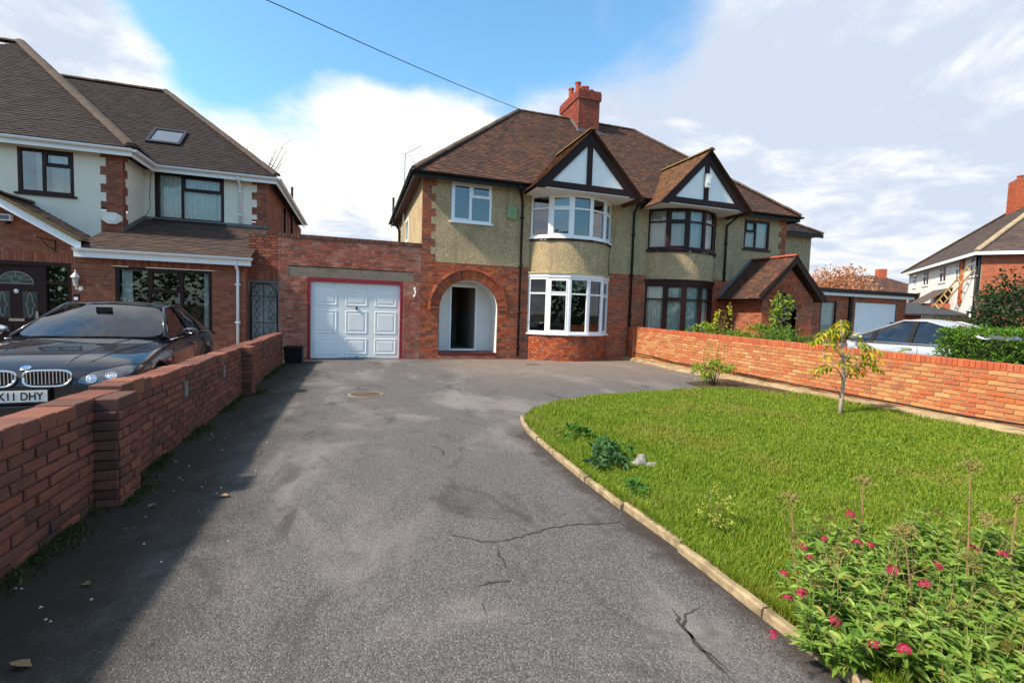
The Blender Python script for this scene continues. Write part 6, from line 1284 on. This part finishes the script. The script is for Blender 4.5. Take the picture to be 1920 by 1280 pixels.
# ---------- fallen leaves
FLV = mat_leaf('fallen_leaf', ('7a4426', '86603a', '94805c', '6a3620'), .2)
for (x, y, lab, sc) in ((-.99, 4.12, 'pale fallen leaf lying on the asphalt at the wall shadow edge', 1.2), (-1.35, 2.98, 'small orange fallen leaf in the shade of the brick wall', .9), (-1.23, 2.34, 'brown curled fallen leaf on the dark mossy asphalt', 1.2), (-1.42, 4.0, 'buff fallen leaf near the foot of the wall pier', .8)):
    s = MB(); s.v = leafverts(.075*sc, .04*sc, .3, -.12); s.f = list(LF); s.m = [0]*6; o = bpy.data.objects.new('fallen_leaf', s.mesh('fallen_leaf', FLV)); C.objects.link(o); o.location = (x, y, .006); o.rotation_euler = (.05, .1, r.uniform(0, 6)); tagit(o, lab, 'leaf')
PEBW = mat_plain('pale_grit', 'b8b4aa', .9, .2, 9); gt = MB()
for i in range(90):
    x = LX+.1+abs(r.gauss(0, .5)); y = r.uniform(1.6, 9); e = r.uniform(.002, .007); gt.hexa([(x-e, y-e, .001), (x+e, y-e, .001), (x+e, y+e, .001), (x-e, y+e, .001), (x-e*.6, y-e*.6, e), (x+e*.6, y-e*.6, e), (x+e*.6, y+e*.6, e), (x-e*.6, y+e*.6, e)])
tagit(gt.build('grit', PEBW), 'pale grit scattered over the asphalt by the brick wall', 'grit', kind='stuff')
stn = thing('broken_stone', 'broken grey stone lump lying in the lawn by the dark weeds', 'stone', (2.72, 3.93, .04)); ST = mat_plain('grey_stone', '8d8a84', .95, .3, 16, bs=.8)
for (x, y, a, b_, h) in ((2.68, 3.95, .09, .05, .10), (2.78, 3.9, .08, .04, .075), (2.74, 4.02, .05, .05, .12)):
    m = MB(); m.vs([(x+(a*math.cos(k*1.047)+r.uniform(-.015, .015))*f, y+(b_*math.sin(k*1.047)+r.uniform(-.01, .01))*f, z) for f, z in ((1, .02), (1.05, h*.7), (.6, h)) for k in range(6)])
    for L_ in (0, 6):
        for k in range(6): m.f.append((L_+k, L_+(k+1) % 6, L_+6+(k+1) % 6, L_+6+k)); m.m.append(0)
    m.f.append(tuple(12+k for k in range(6))); m.m.append(0); m.build('stone_piece', ST, stn)
# ---------- sapling on the lawn
sp = thing('sapling', 'slender young tree with pale trunk and drooping yellow-green leaflets on the lawn', 'tree', (7.38, 5.46, 0)); SB = mat_plain('pale_bark', 'a89c8c', .9, .3, 22, bs=.6, grime='6b6052'); r = random.Random(4)
B0 = V((7.38, 5.46, -.02)); tk = [B0, B0+V((.0, .0, .3)), B0+V((.02, 0, .62)), B0+V((-.02, .0, .95)), B0+V((-.08, .02, 1.25)), B0+V((-.13, .0, 1.5))]
MB().tube(tk, [.036, .03, .025, .019, .013, .006], 8).build('trunk', SB, sp, smooth=True)
SL = mat_leaf('sapling_leaf', ('98a822', 'c0b42c', '80982a', 'd0b832', '6e8c2a', 'b8a428'), .5); it = []
def branch(a, b, rr): MB().tube([a, a.lerp(b, .5)+V((0, 0, .04)), b], [rr, rr*.7, rr*.35], 6).build('branch', SB, sp, smooth=True)
comp = []
for (k, dx, dy, dz, n) in ((2, -.36, -.05, .26, 3), (2, .42, .06, .30, 4), (2, .2, .2, .36, 2), (3, -.28, .1, .3, 3), (3, .2, -.1, .3, 3), (4, -.3, -.05, .18, 3), (4, .22, .08, .2, 3), (5, 0, 0, .05, 4), (1, -.14, 0, .2, 0), (3, .34, 0, .08, 2)):
    e = tk[k]+V((dx, dy, dz)); branch(tk[k], e, .012)
    for i in range(n): comp.append((tk[k].lerp(e, .6+.4*(i+1)/n), V((dx*1.5+r.gauss(0, .6), dy+r.gauss(0, .6), r.uniform(-.1, .5))).normalized()))
for p, d in comp:
    L = r.uniform(.2, .32); pts = [p+d*L*t_+V((0, 0, -.16*t_*t_)) for t_ in (0, .25, .5, .75, 1)]; MB().tube(pts, .003, 4).build('leaf_stalk', STEM, sp)
    for i in range(1, 5):
        sd_ = d.cross(V((0, 0, 1))).normalized()
        for s in (-1, 1): it.append((pts[i], (sd_*s*.9+d*.45+V((0, 0, -.45))).normalized(), r.uniform(-.5, .5), r.uniform(.75, 1.15)))
    it.append((pts[-1], (d+V((0, 0, -.6))).normalized(), 0, 1.1))
leaves(sp, it, .13, .046, SL, nind=290, droop=.35)
MB().lathe([(.28, .036), (.2, .05), (.05, .055)], (7.38, 5.46, 0), 14).build('soil_ring', SOIL, sp)
# ---------- generic shrubs
def shrub(name, label, c, rad, n, L, W, cols, stems=6, nind=0, group=None, seed=1, shape=None, trunk=.012, cat='shrub', trans=.3, simple=False, inner=.55):
    r = random.Random(seed); s = thing(name, label, cat, c, group=group); c = V(c); m = mat_leaf(name+'_leaf', cols, trans); st = []; it = []
    for i in range(stems):
        a = r.uniform(0, 6.28); e = c+V((rad[0]*.7*math.cos(a)*r.random()**.5, rad[1]*.7*math.sin(a)*r.random()**.5, rad[2]*r.uniform(1.1, 1.8))); b0 = c+V((r.uniform(-.1, .1)*rad[0], r.uniform(-.1, .1)*rad[1], -.02)); st.append((b0, e))
        MB().tube([b0, b0.lerp(e, .5)+V((0, 0, .1*rad[2])), e], [trunk, trunk*.7, trunk*.3], 6).build('stem', BARK, s, smooth=True)
    cl = [V((r.gauss(0, .5), r.gauss(0, .5), r.gauss(0, .45))) for _ in range(max(8, n//60))]
    for i in range(n):
        q = r.choice(cl)+V((r.gauss(0, .16), r.gauss(0, .16), r.gauss(0, .16)))
        if q.length > 1.1: q = q.normalized()*r.uniform(.8, 1.12)
        if q.length < inner*r.random(): q = q.normalized()*r.uniform(.6, 1)
        p = c+V((q.x*rad[0], q.y*rad[1], rad[2]+q.z*rad[2]*.98))
        if p.z < c.z+.02: continue
        it.append((p, (q*.6+rdir(r, .2)).normalized(), r.uniform(-1.5, 1.5), r.uniform(.6, 1.25)))
    leaves(s, it, L, W, m, nind=nind, simple=simple); return s
shrub('wall_shrub', 'straggly yellow-green shrub against the orange wall at the lawn edge', (7.75, 8.72, 0), (.5, .45, .32), 620, .07, .035, ('7d9a2c', '93a53a', '6a8a2a', 'a8ac48'), 7, 60, seed=31)
tall = thing('tall_weed', 'thin upright leafy weed stems rising above the wall shrub', 'weed', (7.8, 8.85, 0)); r = random.Random(6); it = []
for i in range(7):
    b0 = V((7.55+.09*i, 8.85+r.uniform(-.1, .1), 0)); e = b0+V((r.uniform(-.1, .12), 0, r.uniform(.7, 1.05))); MB().tube([b0, b0.lerp(e, .5), e], .006, 5).build('stem', STEM, tall)
    for k in range(9): it.append((b0.lerp(e, .25+.08*k), rdir(r, .3), 0, r.uniform(.6, 1)))
leaves(tall, it, .075, .03, bpy.data.materials['wall_shrub_leaf'], nind=len(it))
for (x, y, hx, hz, n, cols, lab, sd) in ((10.4, 11.7, 1.0, .64, 2400, ('6f8f22', '86a02c', '4f7420', '98a838'), 'leafy green shrub behind the orange wall below the brown bow window', 41), (10.5, 10.4, .95, .62, 2400, ('5a7a20', '7d9830', '48691e', '8a9a3a'), 'bright green bush behind the orange wall before the gabled porch', 42), (10.4, 9.1, .95, .60, 2200, ('4a6a24', '5d7a2c', '3d5a20', '6f8436'), 'dark green bush behind the wall beside the silver car', 43), (10.7, 9.75, .36, 1.08, 1000, ('76902c', '8aa038', '5f7a26', 'a0a848'), 'tall narrow climbing shrub in front of the arched brick porch', 44), (10.2, 11.2, .25, .95, 300, ('a0a82c', 'b8b83a', '8a9a2a'), 'yellow-leaved sprig standing above the green shrubs', 45)):
    shrub('garden_shrub', lab, (x, y, .12), (hx, hx, hz), n, .085, .045, cols, 6, 40, seed=sd)
# hedge
r = random.Random(12); hg = thing('clipped_hedge', 'clipped evergreen hedge behind the orange wall beside the silver car', 'hedge', (10.2, 3.6, .12)); HM = mat_leaf('hedge_leaf', ('3c6018', '4f7a20', '628a2a', '456c1c', '789c38'), .25); it = []
hx0, hx1, hy0, hy1, hz1 = 9.72, 10.75, 1.2, 5.55, 1.46
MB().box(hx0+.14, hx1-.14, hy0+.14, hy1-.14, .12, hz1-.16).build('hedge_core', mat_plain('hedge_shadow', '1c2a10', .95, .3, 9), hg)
for i in range(15000):
    f = r.random()
    if f < .45: p = (hx0+r.gauss(.03, .04), r.uniform(hy0, hy1), r.uniform(.5, hz1)); n = V((-1, 0, .3))
    elif f < .8: p = (r.uniform(hx0, hx1), r.uniform(hy0, hy1), hz1+r.gauss(-.03, .035)); n = V((0, 0, 1))
    else: p = (r.uniform(hx0, hx1), hy1+r.gauss(-.03, .05), r.uniform(.3, hz1)); n = V((0, 1, .3))
    it.append((p, (n+rdir(r, .1)*.9).normalized(), r.uniform(-1.5, 1.5), r.uniform(.6, 1.2)))
leaves(hg, it, .055, .026, HM, nind=0)
for i in range(6): MB().tube([(10.2, hy0+.5+i*.75, .1), (10.2, hy0+.5+i*.75, 1.2)], .025, 6).build('trunk', BARK, hg)
# fern behind the wall
fe = thing('fern', 'pale green fern with arching fronds behind the orange wall', 'fern', (9.75, 6.4, .12)); FM = mat_leaf('fern_leaf', ('9aa84a', 'b0b85c', '7f943a'), .4); r = random.Random(14)
for i in range(13):
    a = 2*math.pi*i/13+r.uniform(-.2, .2); L = r.uniform(.5, .72); d = V((math.cos(a)*.5, math.sin(a)*.75, 0)); rows = []
    m = MB(); N = 14; base = V((9.75, 6.4, .55))
    for k in range(N):
        t_ = k/(N-1); p = base+d*L*t_*.8+V((0, 0, .78*L*math.sin(t_*1.9)+.02)); sdv = d.cross(V((0, 0, 1))).normalized(); wd = .1*math.sin(math.pi*min(1, .15+t_*.85))
        for s in (-1, 1): m.face([p-d*.012, p+sdv*s*wd+V((0, 0, -.02)), p+sdv*s*wd*.9+d*.02+V((0, 0, -.02)), p+d*.014])
    m.build('frond', FM, fe)
MB().lathe([(.1, .1), (.08, .4), (.05, .6)], (9.75, 6.4, 0), 8).build('crown', BARK, fe)
# ---------- red valerian in the near corner
r = random.Random(99); VL = mat_leaf('valerian_leaf', ('527826', '6c9032', '88a646', '60842e', '9ab456', '4a6a2a', 'a2a24c'), .4); PINK = mat_leaf('valerian_flower', ('9c1e40', 'b83458', '8a1838', 'c04e6c'), .25); SEEDM = mat_leaf('seed_head', ('7f7a3c', '948a48', '756a3c', '8f8450'), .3); DRY = mat_plain('dry_stalk', '8a7350', .9, .3, 14)
def headmesh(n, rad, size, mat, name, sd):
    q = random.Random(sd); s = MB()
    for i in range(n):
        d = V((q.gauss(0, 1), q.gauss(0, 1), abs(q.gauss(0, 1))+.1)).normalized(); p = V((d.x*rad, d.y*rad, d.z*rad*.75))*q.uniform(.75, 1.05); f = frame_from(d, q.uniform(0, 6)); e = size*q.uniform(.7, 1.2)
        for k in range(5):
            a = 2*math.pi*k/5; s.face([p, p+f @ V((math.cos(a-.45)*e, d.z*.0+e*.25, math.sin(a-.45)*e)), p+f @ V((math.cos(a)*e*1.35, e*.1, math.sin(a)*e*1.35)), p+f @ V((math.cos(a+.45)*e, e*.25, math.sin(a+.45)*e))])
    return s.mesh(name, mat)
FH = [headmesh(34, .026, .006, PINK, 'flower_head', k) for k in range(3)]; SH = []
for k in range(3):
    q = random.Random(50+k); s = MB()
    for i in range(26):
        d = V((q.gauss(0, .7), q.gauss(0, .7), abs(q.gauss(.6, .4)))).normalized(); p = d*q.uniform(.02, .06); s.tube([(0, 0, 0), p*.6, p], .0012, 3, caps=False)
        for j in range(4): e = q.uniform(.003, .007); o = p+V((q.gauss(0, .008), q.gauss(0, .008), q.gauss(0, .008))); s.face([o, o+V((e, 0, e)), o+V((0, e, e*1.5)), o+V((-e, e, 0))])
    SH.append(s.mesh('seed_head', SEEDM))
HEADS = [((1450, 1190), .26), ((1475, 1122), .28), ((1503, 1112), .29), ((1470, 1075), .3), ((1505, 1025), .31), ((1545, 1010), .33), ((1595, 965), .35), ((1608, 1018), .33), ((1632, 1022), .32), ((1675, 1070), .32), ((1757, 1060), .33), ((1735, 1095), .3), ((1823, 1028), .36), ((1640, 1208), .30), ((1697, 1218), .28), ((1565, 1165), .24), ((1880, 1040), .34), ((1518, 1045), .3)]
HEADS = [gp(*p, z) for p, z in HEADS]
VP = [(1.98, 1.42), (2.2, 1.62), (2.2, 1.3), (2.42, 1.78), (2.45, 1.45), (2.5, 1.2), (2.7, 1.65), (2.75, 1.35), (2.25, 1.05), (3.0, 1.85), (3.05, 1.5), (2.55, .95), (2.9, 1.1), (3.3, 1.65), (3.45, 1.95), (3.3, 1.3), (3.7, 1.7), (2.75, 2.0)]
own = {}
for hp in HEADS: own.setdefault(min(range(len(VP)), key=lambda i: (V((*VP[i], 0))-V((hp.x, hp.y, 0))).length), []).append(hp)
desc = ['overhanging the kerb end', 'leaning towards the concrete edging', 'with low leaves by the kerb', 'at the lawn side of the clump', 'in the middle of the clump', 'with broad leaves at the front', 'behind the paired crimson heads', 'with lush leaves beside the clump middle', 'lowest beside the kerb corner', 'with tall stalks at the back', 'under the dead brown stalks', 'of plain green leaves at the very front', 'of large leaves without flowers', 'beside the tallest dead stalk', 'at the far lawn corner', 'of dense leaves right of the dead stalks', 'with sparse stems beyond the dead stalks', 'mostly dry at the lawn edge']
for i, (x, y) in enumerate(VP):
    pl_ = thing('valerian_plant', 'red valerian plant '+desc[i], 'plant', (x, y, .03), group='red valerian plants at the lawn corner'); it = []; ns = r.randint(15, 19); mine = own.get(i, []); nf = len(mine)
    for k in range(ns):
        a = 2*math.pi*k/ns+r.uniform(-.3, .3); h = r.uniform(.13, .27); sp_ = r.uniform(.04, .2); b0 = V((x+.04*math.cos(a), y+.04*math.sin(a), .03)); e = V((x+sp_*math.cos(a), y+sp_*math.sin(a), .03+h))
        flower = k < nf; seed_ = nf <= k < nf+(2 if i % 2 else 1)
        if flower: e = mine[k]
        elif seed_: e = e+V((.03*math.cos(a), .03*math.sin(a), r.uniform(.05, .1)))
        md = b0.lerp(e, .55)+V((.02*math.cos(a), .02*math.sin(a), .02)); pts = [b0, b0.lerp(md, .6), md, e]
        MB().tube(pts, [.004, .0035, .003, .002], 5).build('stem', STEM, pl_)
        nl = 7
        for j in range(nl):
            t_ = .2+.8*j/nl; p = pts[0].lerp(pts[2], t_*1.6) if t_ < .6 else pts[2].lerp(pts[3], (t_-.6)/.45*(.6 if flower or seed_ else 1)); b_ = r.uniform(0, 3.14)
            for s in (0, math.pi): it.append((p, V((math.cos(b_+s), math.sin(b_+s), r.uniform(.0, .8))), r.uniform(-.4, .4), r.choice((.45, .7, .9, 1.05, 1.3))*r.uniform(.8, 1.15)*(1.15-.5*t_)))
        if not (flower or seed_):
            for j in range(5): b_ = j*1.25+r.uniform(-.3, .3); it.append((e, V((math.cos(b_), math.sin(b_), .9)), 0, r.uniform(.45, .8)))
        else:
            o = bpy.data.objects.new('flower_head' if flower else 'seed_head', r.choice(FH if flower else SH)); o.location = e-org(pl_); o.scale = (r.uniform(.75, 1.1) if flower else r.uniform(.7, 1.),)*3; o.rotation_euler = (r.uniform(-.4, .4), r.uniform(-.4, .4), r.uniform(0, 6)); C.objects.link(o); o.parent = pl_
    leaves(pl_, it, .085, .027, VL, nind=16, droop=.35)
    for k in range(4):
        a = r.uniform(0, 6.28); b0 = V((x+.12*math.cos(a), y+.12*math.sin(a), .03)); e = b0+V((r.gauss(0, .08), r.gauss(0, .08), r.uniform(.2, .42))); MB().tube([b0, b0.lerp(e, .5)+V((r.gauss(0, .012), 0, 0)), e], [.0026, .002, .0012], 4).build('dry_stem', DRY, pl_)
for (x, y, h, dx, lab) in ((3.02, 1.5, .75, -.02, 'tallest dead brown flower stalk standing among the valerian'), (2.55, 1.45, .5, -.09, 'dead brown stalk leaning over the crimson valerian heads'), (2.45, 2.0, .45, -.06, 'thin dry stalk at the lawn edge of the valerian'), (2.95, 2.0, .5, .02, 'dry branching stalk behind the valerian clump'), (3.3, 1.48, .55, .08, 'bent dead stalk beside the tallest one')):
    ds = thing('dead_stalk', lab, 'stalk', (x, y, .03)); p0 = V((x, y, .02)); p1 = p0+V((dx, .02, h)); MB().tube([p0, p0.lerp(p1, .5)+V((.01, 0, 0)), p1], [.006, .005, .003], 6).build('stem', DRY, ds)
    for k in range(9):
        t_ = .55+.05*k; b0 = p0.lerp(p1, t_); MB().tube([b0, b0+V((r.gauss(0, .04), r.gauss(0, .04), r.uniform(.02, .07)))], .0016, 4).build('twig', DRY, ds)
    o = bpy.data.objects.new('seed_head', SH[0]); o.location = p1-org(ds); C.objects.link(o); o.parent = ds
# weeds in the lawn
for (x, y, hx, hz, n, L, W, cols, lab, sd) in ((2.3, 4.0, .2, .12, 170, .09, .035, ('34582e', '43683a', '4f7840', '2c4c2c'), 'dark blue-green weed clump by the kerb and broken stone', 61), (2.55, 4.25, .16, .1, 120, .08, .03, ('2f5a2a', '3f6f30', '275026'), 'smaller dark green weed behind the broken stone', 62), (2.42, 2.62, .13, .16, 260, .022, .012, ('8f9a3c', 'a8ac50', '7a8a34'), 'pale yellow-green feathery weed at the lawn edge', 63), (2.5, 5.0, .2, .08, 120, .07, .03, ('3f6f24', '4f8028', '356020'), 'low dock weed at the curved lawn edge', 64), (2.2, 3.3, .12, .07, 80, .06, .028, ('3a6a24', '4a7a2a'), 'small leafy weed tight against the kerb stone', 65)):
    shrub('weed', lab, (x, y, .03), (hx, hx, hz), n, L, W, cols, 4, 30, seed=sd, trunk=.004, cat='weed')
# ---------- trees beyond
shrub('autumn_tree', 'orange autumn tree rising behind the garage beyond the porch', (41., 31.5, 0), (3.4, 3., 3.3), 8000, .24, .14, ('b58260', 'c4906c', 'a87658', 'cfa080', '9c6e54'), 9, 0, seed=71, trunk=.16, cat='tree', inner=.3)
shrub('dark_evergreen', 'dark green evergreen tree in front of the distant brick house end', (26.2, 11.9, .1), (1.6, 1.5, 1.95), 5200, .17, .08, ('1c3018', '28401e', '33502a', '223a20'), 7, 0, seed=72, trunk=.08, cat='tree', inner=.4)
tw = thing('bare_tree', 'bare twiggy treetop showing above the cream house roof', 'tree', (-4.9, 29, 0)); r = random.Random(3)
MB().tube([(-5.2, 29, 0), (-5.1, 29, 5), (-5.0, 29, 8)], [.2, .13, .06], 8).build('trunk', BARK, tw)
for i in range(26):
    a = V((-5.0, 29, r.uniform(6.5, 8.2))); d = V((r.uniform(-1.2, 1.4), r.uniform(-.8, .8), r.uniform(.8, 2.3))); p = [a, a+d*.5+V((r.gauss(0, .12), 0, r.gauss(0, .1))), a+d]; MB().tube(p, [.03, .018, .007], 5).build('branch', BARK, tw)
    for k in range(5): b0 = p[1].lerp(p[2], k/4); MB().tube([b0, b0+V((r.gauss(0, .25), r.gauss(0, .2), r.uniform(.05, .35)))], [.008, .004], 4).build('twig', BARK, tw)

# trees across the street behind the viewer: unseen, a row invented for the mirroring in panes and car paint
r = random.Random(17); it = []
for tx, ty, th, tw_ in [(-34+8.5*i+r.uniform(-2, 2), -25+r.uniform(-3, 3), r.uniform(6.5, 10), r.uniform(3.2, 4.6)) for i in range(10)]:
    cl = [V((r.gauss(0, .5), r.gauss(0, .5), r.gauss(0, .5))) for _ in range(14)]
    for k in range(900):
        q = r.choice(cl)+V((r.gauss(0, .2), r.gauss(0, .2), r.gauss(0, .2))); it.append(((tx+q.x*tw_, ty+q.y*tw_, max(.3, th*.55+q.z*th*.42)), rdir(r), r.uniform(-1.5, 1.5), r.uniform(.7, 1.4)))
for k in range(5200): it.append(((r.uniform(-60, 60), -21+r.gauss(0, 1.2), 4.2*r.random()**.8), rdir(r), r.uniform(-1.5, 1.5), r.uniform(.8, 1.6)))  # low belt of leaves added to darken the low reflections in the panes
tl = thing('unseen_tree_line', 'invented, unseen row of green street trees mirrored in the window panes', 'trees', (0, -25, 0)); tl['kind'] = 'stuff'; leaves(tl, it, .55, .3, mat_leaf('street_tree_leaf', ('2c401c', '3a5224', '4a6230', '5a6a34'), .2), simple=True)
